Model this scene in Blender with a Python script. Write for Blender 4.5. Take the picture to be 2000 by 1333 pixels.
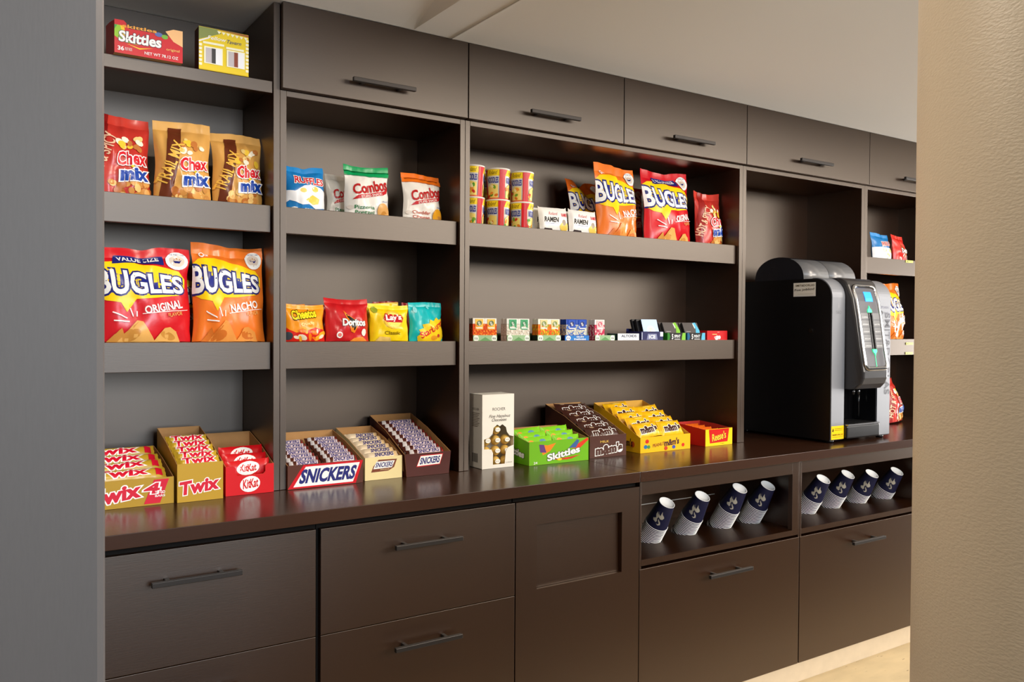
import bpy, bmesh, math, random
from mathutils import Vector, Matrix, noise
from mathutils.geometry import tessellate_polygon

for o in list(bpy.data.objects):
    bpy.data.objects.remove(o)
SC = bpy.context.scene
COL = SC.collection
R = math.radians

# ------------------------------------------------------------------ camera
cam = bpy.data.cameras.new('camera')
cam.sensor_width = 36.0
cam.lens = 1647.02 / 2000 * 36
cam.clip_start = 0.05
co = bpy.data.objects.new('camera', cam)
COL.objects.link(co)
SC.camera = co
cr = Vector((0.83247807, -0.55402909, 0.00565927))
cu = Vector((0.00386052, 0.01601414, 0.99986431))
cf = Vector((0.55404454, 0.83234327, -0.01547026))
m4 = Matrix((cr, cu, -cf)).transposed().to_4x4()
m4.translation = Vector((0, -2.31597, 1.36813))
co.matrix_world = m4

# ------------------------------------------------------------------ world, lights, exposure
world = bpy.data.worlds.new('world')
SC.world = world
world.use_nodes = True
bg = world.node_tree.nodes['Background']
bg.inputs[0].default_value = (0.80, 0.90, 1.0, 1)
bg.inputs[1].default_value = 0.03
SC.view_settings.view_transform = 'Standard'
SC.view_settings.look = 'None'
SC.view_settings.exposure = 0.0
SC.view_settings.gamma = 1.0


ZTOP = 2.2654


def area(name, loc, target, sx, sy, power, color):
    l = bpy.data.lights.new(name, 'AREA')
    l.shape = 'RECTANGLE'
    l.size, l.size_y = sx, sy
    l.energy = power
    l.color = color
    ob = bpy.data.objects.new(name, l)
    COL.objects.link(ob)
    ob.location = loc
    d = Vector(target) - Vector(loc)
    ob.rotation_euler = d.to_track_quat('-Z', 'Y').to_euler()
    return ob


area('window_light_key', (5.2, -5.4, 2.80), (2.0, 0.2, 1.7), 6.0, 1.3, 380, (1.0, 0.92, 0.82))
area('window_light_fill', (1.0, -5.7, 1.95), (0.8, 0, 1.4), 1.8, 1.9, 180, (0.80, 0.90, 1.0))
area('window_light_side', (9.2, -0.85, 1.1), (2.6, -0.7, 2.2), 1.0, 1.5, 480, (1.0, 0.97, 0.94))
for dx, dy, dp in ((0.42, -1.0, 11), (1.75, -1.1, 4), (3.3, -1.1, 6)):
    d_ = area('ceiling_downlight', (dx, dy, ZTOP - 0.005), (dx, dy, 0), 0.11, 0.11, dp, (1.0, 0.86, 0.70))
    d_.data.shape = 'DISK'

# ------------------------------------------------------------------ materials


def lin(c):
    def f(x):
        x /= 255.0
        return x / 12.92 if x <= 0.04045 else ((x + 0.055) / 1.055) ** 2.4
    return (f(c[0]), f(c[1]), f(c[2]), 1)


MATS = {}


def mat(name, rgb, rough=0.5, spec=0.5, metal=0.0, bump=None, emit=0.0, mottle=0.0, coat=0.0, stretch=None, alpha=1.0, trans=0.0):
    if name in MATS:
        return MATS[name]
    m = bpy.data.materials.new(name)
    m.use_nodes = True
    nt = m.node_tree
    b = nt.nodes['Principled BSDF']
    b.inputs['Base Color'].default_value = lin(rgb)
    b.inputs['Roughness'].default_value = rough
    b.inputs['Specular IOR Level'].default_value = spec
    b.inputs['Metallic'].default_value = metal
    b.inputs['Coat Weight'].default_value = coat
    if trans:
        b.inputs['Transmission Weight'].default_value = trans
    if emit:
        b.inputs['Emission Color'].default_value = lin(rgb)
        b.inputs['Emission Strength'].default_value = emit
    if bump or mottle:
        tc = nt.nodes.new('ShaderNodeTexCoord')
        mp = nt.nodes.new('ShaderNodeMapping')
        if stretch:
            mp.inputs['Scale'].default_value = stretch
        nt.links.new(tc.outputs['Object'], mp.inputs['Vector'])
        nz = nt.nodes.new('ShaderNodeTexNoise')
        nz.inputs['Scale'].default_value = bump[0] if bump else 6
        nz.inputs['Detail'].default_value = 4
        nt.links.new(mp.outputs['Vector'], nz.inputs['Vector'])
        if bump:
            bp = nt.nodes.new('ShaderNodeBump')
            bp.inputs['Strength'].default_value = bump[1]
            bp.inputs['Distance'].default_value = 0.002
            nt.links.new(nz.outputs['Fac'], bp.inputs['Height'])
            nt.links.new(bp.outputs['Normal'], b.inputs['Normal'])
        if mottle:
            mx = nt.nodes.new('ShaderNodeMix')
            mx.data_type = 'RGBA'
            c = lin(rgb)
            mx.inputs[6].default_value = tuple(min(1, x * (1 - mottle)) for x in c[:3]) + (1,)
            mx.inputs[7].default_value = tuple(min(1, x * (1 + mottle)) for x in c[:3]) + (1,)
            nt.links.new(nz.outputs['Fac'], mx.inputs[0])
            nt.links.new(mx.outputs[2], b.inputs['Base Color'])
    MATS[name] = m
    return m


def ink(rgb, rough=0.42):
    return mat('print_%d_%d_%d_%d' % (*rgb, int(rough * 100)), rgb, rough, 0.28)


def foil(rgb):
    return mat('foil_%d_%d_%d' % rgb, rgb, 0.28, 0.5, 0.0, bump=(60, 0.18))


def satin(m, rough, ior):
    """satin lacquer: diffuse under a Fresnel-weighted Beckmann gloss"""
    nt = m.node_tree
    b = nt.nodes['Principled BSDF']
    df, gl, fr, mx = (nt.nodes.new(k) for k in ('ShaderNodeBsdfDiffuse', 'ShaderNodeBsdfGlossy', 'ShaderNodeFresnel', 'ShaderNodeMixShader'))
    gl.distribution = 'BECKMANN'
    gl.inputs['Roughness'].default_value = rough
    fr.inputs['IOR'].default_value = ior
    gl.inputs['Color'].default_value = (1.0, 0.90, 0.80, 1)
    for sock, node in (('Base Color', df),):
        if b.inputs[sock].links:
            nt.links.new(b.inputs[sock].links[0].from_socket, node.inputs['Color'])
        else:
            node.inputs['Color'].default_value = b.inputs[sock].default_value
    if b.inputs['Normal'].links:
        for node in (df, gl):
            nt.links.new(b.inputs['Normal'].links[0].from_socket, node.inputs['Normal'])
    nt.links.new(fr.outputs[0], mx.inputs[0])
    nt.links.new(df.outputs[0], mx.inputs[1])
    nt.links.new(gl.outputs[0], mx.inputs[2])
    nt.links.new(mx.outputs[0], nt.nodes['Material Output'].inputs['Surface'])
    return m


WOOD = mat('brown_laminate', (38, 19, 8), 0.38, 0.65, bump=(30, 0.05), mottle=0.10, stretch=(1, 8, 14))
WOODV = mat('brown_laminate_upright', (38, 19, 8), 0.38, 0.65, bump=(30, 0.05), mottle=0.10, stretch=(14, 8, 1))
satin(WOOD, 0.43, 1.76)
satin(WOODV, 0.43, 1.76)
WTOP = mat('worktop_laminate', (52, 29, 17), 0.24, 0.5, mottle=0.08, stretch=(1, 8, 8), bump=(40, 0.03))
GAP = mat('shadow_gap_black', (14, 10, 8), 0.8, 0.2)
BRONZE = mat('dark_bronze_metal', (58, 54, 52), 0.38, 0.5, metal=0.7)
KRAFT = mat('kraft_cardboard', (176, 132, 84), 0.8, 0.2, mottle=0.08, bump=(50, 0.1))
BLACKP = mat('black_plastic', (10, 9, 10), 0.35, 0.45)
BLACKG = mat('gloss_black_plastic', (12, 12, 14), 0.14, 0.5)
DARKG = mat('dark_grey_plastic', (58, 56, 58), 0.38, 0.5)
SILVER = mat('silver_paint', (140, 142, 148), 0.4, 0.5, metal=0.35)
CHROME = mat('chrome', (176, 176, 178), 0.16, 0.5, metal=1.0)
WHITE = (245, 243, 238)
NAVY = (34, 38, 112)

# ------------------------------------------------------------------ mesh builder


class MB:
    def __init__(s):
        s.v, s.f, s.mi, s.sm, s.mats = [], [], [], [], []

    def mid(s, m):
        if m not in s.mats:
            s.mats.append(m)
        return s.mats.index(m)

    def face(s, idx, m, smooth=False):
        s.f.append(tuple(idx))
        s.mi.append(s.mid(m))
        s.sm.append(smooth)

    def pts(s, ps):
        n = len(s.v)
        s.v += [tuple(p) for p in ps]
        return list(range(n, n + len(ps)))

    def box(s, x0, x1, y0, y1, z0, z1, m, faces=None):
        """faces: dict of face letter -> material (f front -y, b back, l, r, t, d)"""
        i = s.pts([(x0, y0, z0), (x1, y0, z0), (x1, y1, z0), (x0, y1, z0), (x0, y0, z1), (x1, y0, z1), (x1, y1, z1), (x0, y1, z1)])
        fs = faces or {}
        for k, q in dict(f=(0, 1, 5, 4), r=(1, 2, 6, 5), b=(2, 3, 7, 6), l=(3, 0, 4, 7), t=(4, 5, 6, 7), d=(3, 2, 1, 0)).items():
            s.face([i[a] for a in q], fs.get(k, m))

    def prism_x(s, prof, x0, x1, m, side=None, smooth=False):
        """prof: list of (y,z); counter-clockwise when seen from +x"""
        a = s.pts([(x0, y, z) for y, z in prof])
        b = s.pts([(x1, y, z) for y, z in prof])
        n = len(prof)
        for k in range(n):
            s.face((a[k], a[(k + 1) % n], b[(k + 1) % n], b[k]), m, smooth)
        s.face(a[::-1], side or m)
        s.face(b, side or m)

    def lathe(s, prof, n, m, cap0=None, cap1=None, mats=None, smooth=True):
        """prof: (r,z) list, axis z"""
        rings = []
        for r, z in prof:
            rings.append(s.pts([(r * math.cos(2 * math.pi * k / n), r * math.sin(2 * math.pi * k / n), z) for k in range(n)]))
        for j in range(len(prof) - 1):
            mm = mats[j] if mats else m
            for k in range(n):
                s.face((rings[j][k], rings[j][(k + 1) % n], rings[j + 1][(k + 1) % n], rings[j + 1][k]), mm, smooth)
        if cap0:
            s.face(rings[0][::-1], cap0)
        if cap1:
            s.face(rings[-1], cap1)

    def tube(s, path, r, m, n=10):
        rings = []
        for i, p in enumerate(path):
            p = Vector(p)
            d = (Vector(path[min(i + 1, len(path) - 1)]) - Vector(path[max(i - 1, 0)])).normalized()
            a = d.orthogonal().normalized()
            b = d.cross(a)
            rings.append(s.pts([p + a * (r * math.cos(2 * math.pi * k / n)) + b * (r * math.sin(2 * math.pi * k / n)) for k in range(n)]))
        for j in range(len(rings) - 1):
            for k in range(n):
                s.face((rings[j][k], rings[j][(k + 1) % n], rings[j + 1][(k + 1) % n], rings[j + 1][k]), m, True)
        s.face(rings[0][::-1], m)
        s.face(rings[-1], m)

    def grid(s, g, m, flip=False, smooth=True):
        ids = [s.pts(row) for row in g]
        for j in range(len(g) - 1):
            for i in range(len(g[0]) - 1):
                q = (ids[j][i], ids[j][i + 1], ids[j + 1][i + 1], ids[j + 1][i])
                s.face(q[::-1] if flip else q, m, smooth)

    def build(s, name, parent=None, bevel=0.0, loc=None):
        me = bpy.data.meshes.new(name)
        me.from_pydata(s.v, [], s.f)
        for m in s.mats:
            me.materials.append(m)
        me.polygons.foreach_set('material_index', s.mi)
        me.polygons.foreach_set('use_smooth', s.sm)
        me.update()
        ob = bpy.data.objects.new(name, me)
        COL.objects.link(ob)
        if parent:
            ob.parent = parent
        if loc:
            ob.location = loc
        if bevel:
            bv = ob.modifiers.new('bevel', 'BEVEL')
            bv.width = bevel
            bv.segments = 2
            bv.limit_method = 'ANGLE'
        return ob


def thing(name, label, cat, loc=(0, 0, 0), rz=0.0, group=None):
    o = bpy.data.objects.new(name, None)
    o.empty_display_size = 0.05
    COL.objects.link(o)
    o.location = loc
    o.rotation_euler = (0, 0, rz)
    return tag(o, label, cat, group)


def tag(o, label, cat, group=None):
    o['label'] = label
    o['category'] = cat
    if group:
        o['group'] = group
    return o


def struct(o, label=None):
    o['kind'] = 'structure'
    if label:
        o['label'] = label
    return o


def copy_tree(o, parent=None):
    c = o.copy()
    COL.objects.link(c)
    if parent:
        c.parent = parent
    for ch in list(o.children):
        copy_tree(ch, c)
    return c


ORD = ['first', 'second', 'third', 'fourth', 'fifth', 'sixth', 'seventh', 'eighth', 'ninth', 'tenth', 'eleventh', 'twelfth', 'thirteenth', 'fourteenth', 'fifteenth']

# ------------------------------------------------------------------ printed artwork (geometry laid on a surface grid)


class Surf:
    """a grid of points with parameters us, vs in 0..1; W, H its real size"""

    def __init__(s, rows, us, vs, W, H):
        s.p, s.us, s.vs, s.W, s.H = [[Vector(q) for q in r] for r in rows], us, vs, W, H

    def at(s, u, v, off):
        def loc(x, xs):
            for k in range(len(xs) - 2):
                if x < xs[k + 1]:
                    break
            else:
                k = len(xs) - 2
            return k, (x - xs[k]) / (xs[k + 1] - xs[k])
        i, a = loc(u, s.us)
        j, b = loc(v, s.vs)
        p00, p10, p01, p11 = s.p[j][i], s.p[j][i + 1], s.p[j + 1][i], s.p[j + 1][i + 1]
        pos = (p00 * (1 - a) + p10 * a) * (1 - b) + (p01 * (1 - a) + p11 * a) * b
        n = ((p10 - p00) * (1 - b) + (p11 - p01) * b).cross((p01 - p00) * (1 - a) + (p11 - p10) * a)
        if n.length < 1e-12:
            return pos
        return pos + n.normalized() * off


def plane(o, du, dv, W, H):
    o, du, dv = Vector(o), Vector(du), Vector(dv)
    return Surf([[o, o + du * W], [o + dv * H, o + du * W + dv * H]], [0, 1], [0, 1], W, H)


def front(x0, x1, y, z0, z1):
    return plane((x0, y, z0), (1, 0, 0), (0, 0, 1), x1 - x0, z1 - z0)


GLY = {}


def glyphs(text, bold, extra):
    key = (text, bold, extra)
    if key in GLY:
        return GLY[key]

    def raw(off):
        cu_ = bpy.data.curves.new('t', 'FONT')
        cu_.body = text
        cu_.size = 1
        cu_.offset = off
        cu_.resolution_u = 3
        ob = bpy.data.objects.new('t', cu_)
        me = bpy.data.meshes.new_from_object(ob)
        v = [(p.co.x, p.co.y) for p in me.vertices]
        f = [tuple(p.vertices) for p in me.polygons]
        bpy.data.objects.remove(ob)
        bpy.data.curves.remove(cu_)
        bpy.data.meshes.remove(me)
        return v, f
    v, f = raw(bold)
    xs, ys = [p[0] for p in v], [p[1] for p in v]
    x0, x1, y0, y1 = min(xs), max(xs), min(ys), max(ys)
    if extra:
        v, f = raw(bold + extra)
    sx, sy = 1 / max(x1 - x0, 1e-6), 1 / max(y1 - y0, 1e-6)
    GLY[key] = ([((a - x0) * sx - .5, (b - y0) * sy - .5) for a, b in v], f)
    return GLY[key]


def put(mb, sf, v2, faces, m, off):
    bm = bmesh.new()
    vs = [bm.verts.new((a, b, 0)) for a, b in v2]
    for f in faces:
        try:
            bm.faces.new([vs[k] for k in f])
        except ValueError:
            pass
    x0, x1 = min(a for a, b in v2), max(a for a, b in v2)
    y0, y1 = min(b for a, b in v2), max(b for a, b in v2)
    for u in sf.us[1:-1]:
        if x0 < u < x1:
            bmesh.ops.bisect_plane(bm, geom=bm.verts[:] + bm.edges[:] + bm.faces[:], plane_co=(u, 0, 0), plane_no=(1, 0, 0))
    for v in sf.vs[1:-1]:
        if y0 < v < y1:
            bmesh.ops.bisect_plane(bm, geom=bm.verts[:] + bm.edges[:] + bm.faces[:], plane_co=(0, v, 0), plane_no=(0, 1, 0))
    if x0 < 0 or x1 > 1 or y0 < 0 or y1 > 1:
        for co_, no in (((0, 0, 0), (-1, 0, 0)), ((1, 0, 0), (1, 0, 0)), ((0, 0, 0), (0, -1, 0)), ((0, 1, 0), (0, 1, 0))):
            bmesh.ops.bisect_plane(bm, geom=bm.verts[:] + bm.edges[:] + bm.faces[:], plane_co=co_, plane_no=no, clear_outer=True)
    bm.verts.index_update()
    curved = len(sf.us) > 2
    lift, k = {}, 0
    for v0 in bm.verts:                      # each letter lies a hair above the one before, so that none coincide
        if v0.index in lift:
            continue
        lift[v0.index] = k
        todo = [v0]
        while todo:
            w = todo.pop()
            for e_ in w.link_edges:
                x = e_.other_vert(w)
                if x.index not in lift:
                    lift[x.index] = k
                    todo.append(x)
        k += 1
    ids = mb.pts([sf.at(p.co.x, p.co.y, off + 1.3e-5 * min(lift[p.index], 14)) for p in bm.verts])
    for f in bm.faces:
        q = [ids[w.index] for w in f.verts]
        if f.normal.z < 0:
            q = q[::-1]
        mb.face(q, m, curved)
    bm.free()


def T(text, cu, cv, w, h, col, bold=0.02, shear=0.0, rot=0.0, out=None, taper=1.0, arch=0.0):
    """text centred at cu,cv; w,h as fractions of the surface; out=(colour, width)"""
    return ('T', text, cu, cv, w, h, col, bold, shear, rot, out, taper, arch)


def P(pts, col):
    return ('P', pts, col)


def Rc(u0, v0, u1, v1, col):
    return ('P', [(u0, v0), (u1, v0), (u1, v1), (u0, v1)], col)


def El(cu, cv, ru, rv, col, n=18, rot=0.0):
    return ('E', cu, cv, ru, rv, col, n, rot)


def art(mb, sf, items, off=0.0005, rough=0.34):
    for it in items:
        if it[0] == 'T':
            _, text, cu, cv, w, h, col, bold, shear, rot, out, taper, arch = it
            jobs = ([(out[1], out[0])] if out else []) + [(0.0, col)]
            bent = len(sf.vs) > 3 and sf.H > 0.15
            off += 0.00012 if bent else 0.0
            for extra, c in jobs:
                v, f = glyphs(text, bold, extra)
                W, H = w * sf.W, h * sf.H
                ca, sa = math.cos(R(rot)), math.sin(R(rot))
                v2 = []
                for a, b in v:
                    b2 = b * (1 + (taper - 1) * (a + .5)) + arch * (0.25 - a * a)
                    X, Y = a * W + shear * b2 * H, b2 * H
                    v2.append((cu + (X * ca - Y * sa) / sf.W, cv + (X * sa + Y * ca) / sf.H))
                put(mb, sf, v2, f, ink(c, rough), off)
                off += 0.00028 if bent else 0.0002
        elif it[0] == 'P':
            put(mb, sf, it[1], [tuple(range(len(it[1])))], ink(it[2], rough), off)
            off += 0.00004
        else:
            _, cu, cv, ru, rv, col, n, rot = it
            ca, sa = math.cos(R(rot)), math.sin(R(rot))
            v2 = []
            for q in range(n):
                X, Y = ru * sf.W * math.cos(2 * math.pi * q / n), rv * sf.H * math.sin(2 * math.pi * q / n)
                v2.append((cu + (X * ca - Y * sa) / sf.W, cv + (X * sa + Y * ca) / sf.H))
            put(mb, sf, v2, [tuple(range(n))], ink(col, rough), off)
            off += 0.00004


# ------------------------------------------------------------------ the setting
ZC, ZT = 0.91, 2.2654
YB = 0.2916          # face of the shelving backs
XL = 0.196            # left end of the run
XR = 4.22            # right end of the run

b = MB()
FLOORM = mat('floor_stone', (198, 176, 136), 0.5, 0.4, bump=(5, 0.15), mottle=0.22, stretch=(1.2, 3, 1))
b.box(-3.5, 7, -0.85, 0.5, -0.05, 0, FLOORM)
b.box(-3.5, 7, -7, -0.85, -0.05, 0.0, mat('floor_added_dark', (88, 80, 70), 0.95, 0.1, bump=(300, 0.3), mottle=0.15))  # unseen dark floor, added to keep reflected light off the base doors
nt = FLOORM.node_tree
vo = nt.nodes.new('ShaderNodeTexNoise')
vo.inputs['Scale'].default_value = 26
vo.inputs['Detail'].default_value = 5
mpp = nt.nodes.new('ShaderNodeMapping')
mpp.inputs['Scale'].default_value = (0.6, 2.2, 1)
tcc = nt.nodes.new('ShaderNodeTexCoord')
nt.links.new(tcc.outputs['Object'], mpp.inputs['Vector'])
nt.links.new(mpp.outputs['Vector'], vo.inputs['Vector'])
rmp = nt.nodes.new('ShaderNodeValToRGB')
rmp.color_ramp.elements[0].position = 0.66
rmp.color_ramp.elements[0].color = (0, 0, 0, 1)
rmp.color_ramp.elements[1].position = 0.72
nt.links.new(vo.outputs['Fac'], rmp.inputs['Fac'])
mxx = nt.nodes.new('ShaderNodeMix')
mxx.data_type = 'RGBA'
pb = nt.nodes['Principled BSDF']
nt.links.new(pb.inputs['Base Color'].links[0].from_socket, mxx.inputs[6])
mxx.inputs[7].default_value = lin((120, 100, 72))
nt.links.new(rmp.outputs['Color'], mxx.inputs[0])
nt.links.new(mxx.outputs[2], pb.inputs['Base Color'])
struct(b.build('floor'), 'beige stone floor')

CEIL = mat('ceiling_paint', (234, 231, 224), 0.85, 0.2, bump=(8, 0.05))
b = MB()
xa, xb = 1.12, 1.30
ys = [0.5, -0.02, -0.5, -1.0, -1.2]
rows = []
for y in ys:
    t = max(0, -y)
    lift = min(0.05, 0.06 * t)
    w_ = 0.012 + min(0.10, 0.12 * t)
    rows.append([(-3.5, y, ZT + lift), (1.14 - w_, y, ZT + lift), (1.165, y, ZT), (7, y, ZT)])
b.grid(rows, CEIL, flip=True, smooth=False)
b.box(-3.5, 7, -1.2, 0.5, ZT + 0.08, ZT + 1.2, CEIL)
b.box(-3.5, 7, -1.21, -1.2, ZT, ZT + 1.2, CEIL)  # unseen step and raised ceiling beyond, shaped to let the key light in
b.box(-3.5, 7, -7, -1.21, ZT + 1.2, ZT + 1.25, CEIL)
struct(b.build('ceiling'), 'off-white ceiling')
b = MB()
b.box(1.296, 1.304, -1.19, -0.021, ZT - 0.0025, ZT + 0.004, CEIL)
struct(b.build('trim_1', bevel=0.001), 'thin ceiling joint line')

WALLP = mat('wall_paint', (170, 160, 146), 0.8, 0.2, bump=(120, 0.06))
b = MB()
b.box(-3.5, 7, 0.36, 0.5, 0, ZT + 0.02, WALLP)
struct(b.build('wall_back'))
b = MB()
GREYL = mat('grey_laminate', (90, 86, 85), 0.5, 0.3, bump=(40, 0.04), mottle=0.05, stretch=(6, 6, 1))
b.box(-3.5, 0.1860, -0.98, 0.36, 0, ZT + 0.07, GREYL)
struct(b.build('wall_left', bevel=0.012), 'plain grey wall end')
b = MB()
COLM = mat('column_texture', (232, 212, 182), 0.42, 0.5, bump=(170, 0.35), stretch=(1, 1, 2.2))
n = 64
cx, cy, cr_ = 1.262, -1.888, 0.28
b.lathe([(cr_, 0.001), (cr_, ZT + 1.2)], 96, COLM)
struct(b.build('wall_right', loc=(cx, cy, 0)), 'round beige textured column')
b = MB()
TOE = mat('toe_kick_stone', (196, 178, 152), 0.4, 0.4, mottle=0.12, bump=(20, 0.05))
b.box(XL, XR, -0.228, -0.20, 0, 0.1085, TOE)
struct(b.build('baseboard_back', bevel=0.001), 'pale plinth under the base cabinets')

# ------------------------------------------------------------------ built-in cabinets
b = MB()
b.box(XL, 1.8325, -0.3075, 0.36, 0.877, ZC, WTOP)
b.box(1.8340, XR, -0.3075, 0.36, 0.877, ZC, WTOP)
b.box(XL, XR, -0.300, 0.34, 0.8775, ZC - 0.001, WTOP)
tag(b.build('worktop', bevel=0.0012), 'long glossy dark brown worktop under the snack shelves', 'worktop')


def handle(parent, x0, x1, z, yf):
    h = MB()
    h.box(x0, x1, yf - 0.036, yf - 0.024, z - 0.006, z + 0.006, BRONZE)
    L = x1 - x0
    for x in (x0 + L * .18, x1 - L * .22):
        h.box(x - 0.005, x + 0.005, yf - 0.026, yf + 0.001, z - 0.005, z + 0.005, BRONZE)
    return h.build('handle', parent, 0.0012)


ZA0, ZA1 = 2.0132, 2.0459
ZB0, ZB1 = 1.6306, 1.7056
ZC0, ZC1 = 1.2488, 1.3254
DROP_B, DROP_C = 0.012, 0.002
bays = [
    ('shelving_unit', XL, 0.1685, 0.7454, 0.7634, 'narrow snack shelving with an extra top shelf beside the grey wall', 1),
    ('shelving_unit', 0.7642, 0.7819, 1.3410, 1.3587, 'square snack shelving holding the small chip bags', 0),
    ('shelving_unit', 1.3595, 1.3772, 2.6327, 2.6522, 'wide snack shelving holding noodle cups and mints', 0),
    ('shelving_niche', 2.6530, 2.6723, 3.4439, 3.4657, 'open tall niche around the coffee machine', 2),
    ('shelving_unit', 3.4665, 3.4882, XR - 0.018, XR, 'snack shelving behind the round column', 0)]
for nm, xa, xb, xc, xd, lab, kind in bays:
    t = thing(nm, lab, 'shelves', ((xa + xd) / 2, 0, ZC))
    ox = (xa + xd) / 2

    def pc(name, x0, x1, y0, y1, z0, z1, m, bev=0.001):
        q = MB()
        q.box(x0 - ox, x1 - ox, y0, y1, z0 - ZC, z1 - ZC, m)
        return q.build(name, t, bev)
    top = ZT - 0.001 if kind == 1 else 2.0265
    pc('side_panel', xa, xb, 0, YB + 0.012, ZC + 0.0005, top, WOODV)
    pc('side_panel', xc, xd, 0, YB + 0.012, ZC + 0.0005, top, WOODV)
    pc('back_panel', xb, xc, YB, YB + 0.012, ZC + 0.0005, top, WOODV)
    if kind != 1:
        pc('top_panel', xb, xc, 0, YB, 2.0102, top, WOOD)
    if kind == 2:
        continue
    lv = [(ZB0, ZB1, DROP_B, 0.015), (ZC0, ZC1, DROP_C, 0.015)] + ([(ZA0, ZA1, 0.0, 0.0)] if kind == 1 else [])
    for z0, z1, dr, yf in lv:
        q = MB()
        q.box(xb + 0.0004 - ox, xc - 0.0035 - ox, yf, yf + 0.02, z0 - ZC, z1 - ZC, WOOD)
        q.box(xb + 0.0004 - ox, xc - 0.0004 - ox, yf + 0.019, YB - 0.0005, z1 - dr - 0.018 - ZC, z1 - dr - ZC, WOOD)
        q.build('shelf', t, 0.001)

ups = [(0.7649, 1.3570, 0.959, 1.158, 'first lift-up wall cabinet, next to the topmost snack shelf'),
       (1.3606, 2.0020, 1.579, 1.783, 'wall cabinet above the noodle cups'),
       (2.0058, 2.6490, 2.221, 2.434, 'wall cabinet above the large red snack bag'),
       (2.6528, 3.4690, 2.949, 3.162, 'wide wall cabinet above the coffee machine'),
       (3.4724, XR, 3.703, 3.905, 'wall cabinet partly behind the round column')]
for x0, x1, h0, h1, lab in ups:
    t = thing('wall_cabinet', lab, 'cabinet', (x0, 0, 2.0274))
    q = MB()
    q.box(0.001, x1 - x0 + 0.0025, 0, YB + 0.01, 0.0, ZT - 2.0274 - 0.001, WOOD)
    q.build('carcass', t)
    d = MB()
    d.box(0, x1 - x0, -0.0200, -0.0012, 0.0005, ZT - 2.0274 - 0.001, WOOD)
    dd = d.build('door', t, 0.0008)
    handle(dd, h0 - x0, h1 - x0, 2.0775 - 2.0274, -0.020)

YF = -0.2875


def drawer(t, ox, x0, x1, z0, z1, h=None, nm='drawer'):
    d = MB()
    d.box(x0 - ox, x1 - ox, YF, YF + 0.018, z0, z1, WOOD)
    o = d.build(nm, t, 0.0008)
    if h:
        handle(o, h[0] - ox, h[1] - ox, h[2], YF)
    return o


def base(lab, x0, x1, niche=None):
    t = thing('base_cabinet', lab, 'cabinet', (x0, 0, 0))
    q = MB()
    q.box(0.001, x1 - x0 - 0.001, YF + 0.019, 0.30, 0.1095, 0.565 if niche else 0.8765, GAP if not niche else WOOD)
    q.build('carcass', t)
    return t


t = base('two-drawer base cabinet beside the grey wall', XL, 0.768)
drawer(t, XL, XL + 0.002, 0.7614, 0.5890, 0.8581, (0.370, 0.570, 0.789))
drawer(t, XL, XL + 0.002, 0.7614, 0.1098, 0.5868, (0.370, 0.570, 0.519))
t = base('drawer base cabinet under the square chip shelving', 0.768, 1.3655)
for z0, z1, zh in ((0.5890, 0.8581, 0.789), (0.3300, 0.5868, 0.519), (0.1098, 0.3278, 0.262)):
    drawer(t, 0.768, 0.7746, 1.3640, z0, z1, (0.968, 1.170, zh))
t = base('base cabinet with a recessed waste flap', 1.3670, 1.8475)
d = MB()
X0, X1, fa, fb, za, zb = 1.3680 - 1.367, 1.8470 - 1.367, 1.443 - 1.367, 1.774 - 1.367, 0.5935, 0.7850
for bx in ((X0, fa, 0.1098, 0.8581), (fb, X1, 0.1098, 0.8581), (fa, fb, zb, 0.8581), (fa, fb, 0.1098, za)):
    d.box(bx[0], bx[1], YF, YF + 0.018, bx[2], bx[3], WOOD)
d.build('door', t)
d = MB()
i = d.pts([(fa + .0015, YF + 0.014, za + .001), (fb - .0015, YF + 0.014, za + .001), (fb - .0015, YF + 0.0165, zb - .001), (fa + .0015, YF + 0.0165, zb - .001),
           (fa + .0015, YF + 0.0185, za + .001), (fb - .0015, YF + 0.0185, za + .001), (fb - .0015, YF + 0.0185, zb - .001), (fa + .0015, YF + 0.0185, zb - .001)])
for f in ((0, 1, 2, 3), (5, 4, 7, 6), (1, 5, 6, 2), (4, 0, 3, 7), (3, 2, 6, 7), (4, 5, 1, 0)):
    d.face([i[k] for k in f], WOOD)
d.build('flap', t)


STACKS = [(2.060, -.102, 12), (2.249, -.087, 12), (2.438, -.087, 14), (2.594, -.092, 13), (2.923, -.101, 12), (3.106, -.086, 12), (3.293, -.084, 9), (3.474, -.090, 8)]
TLT = 32


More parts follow.
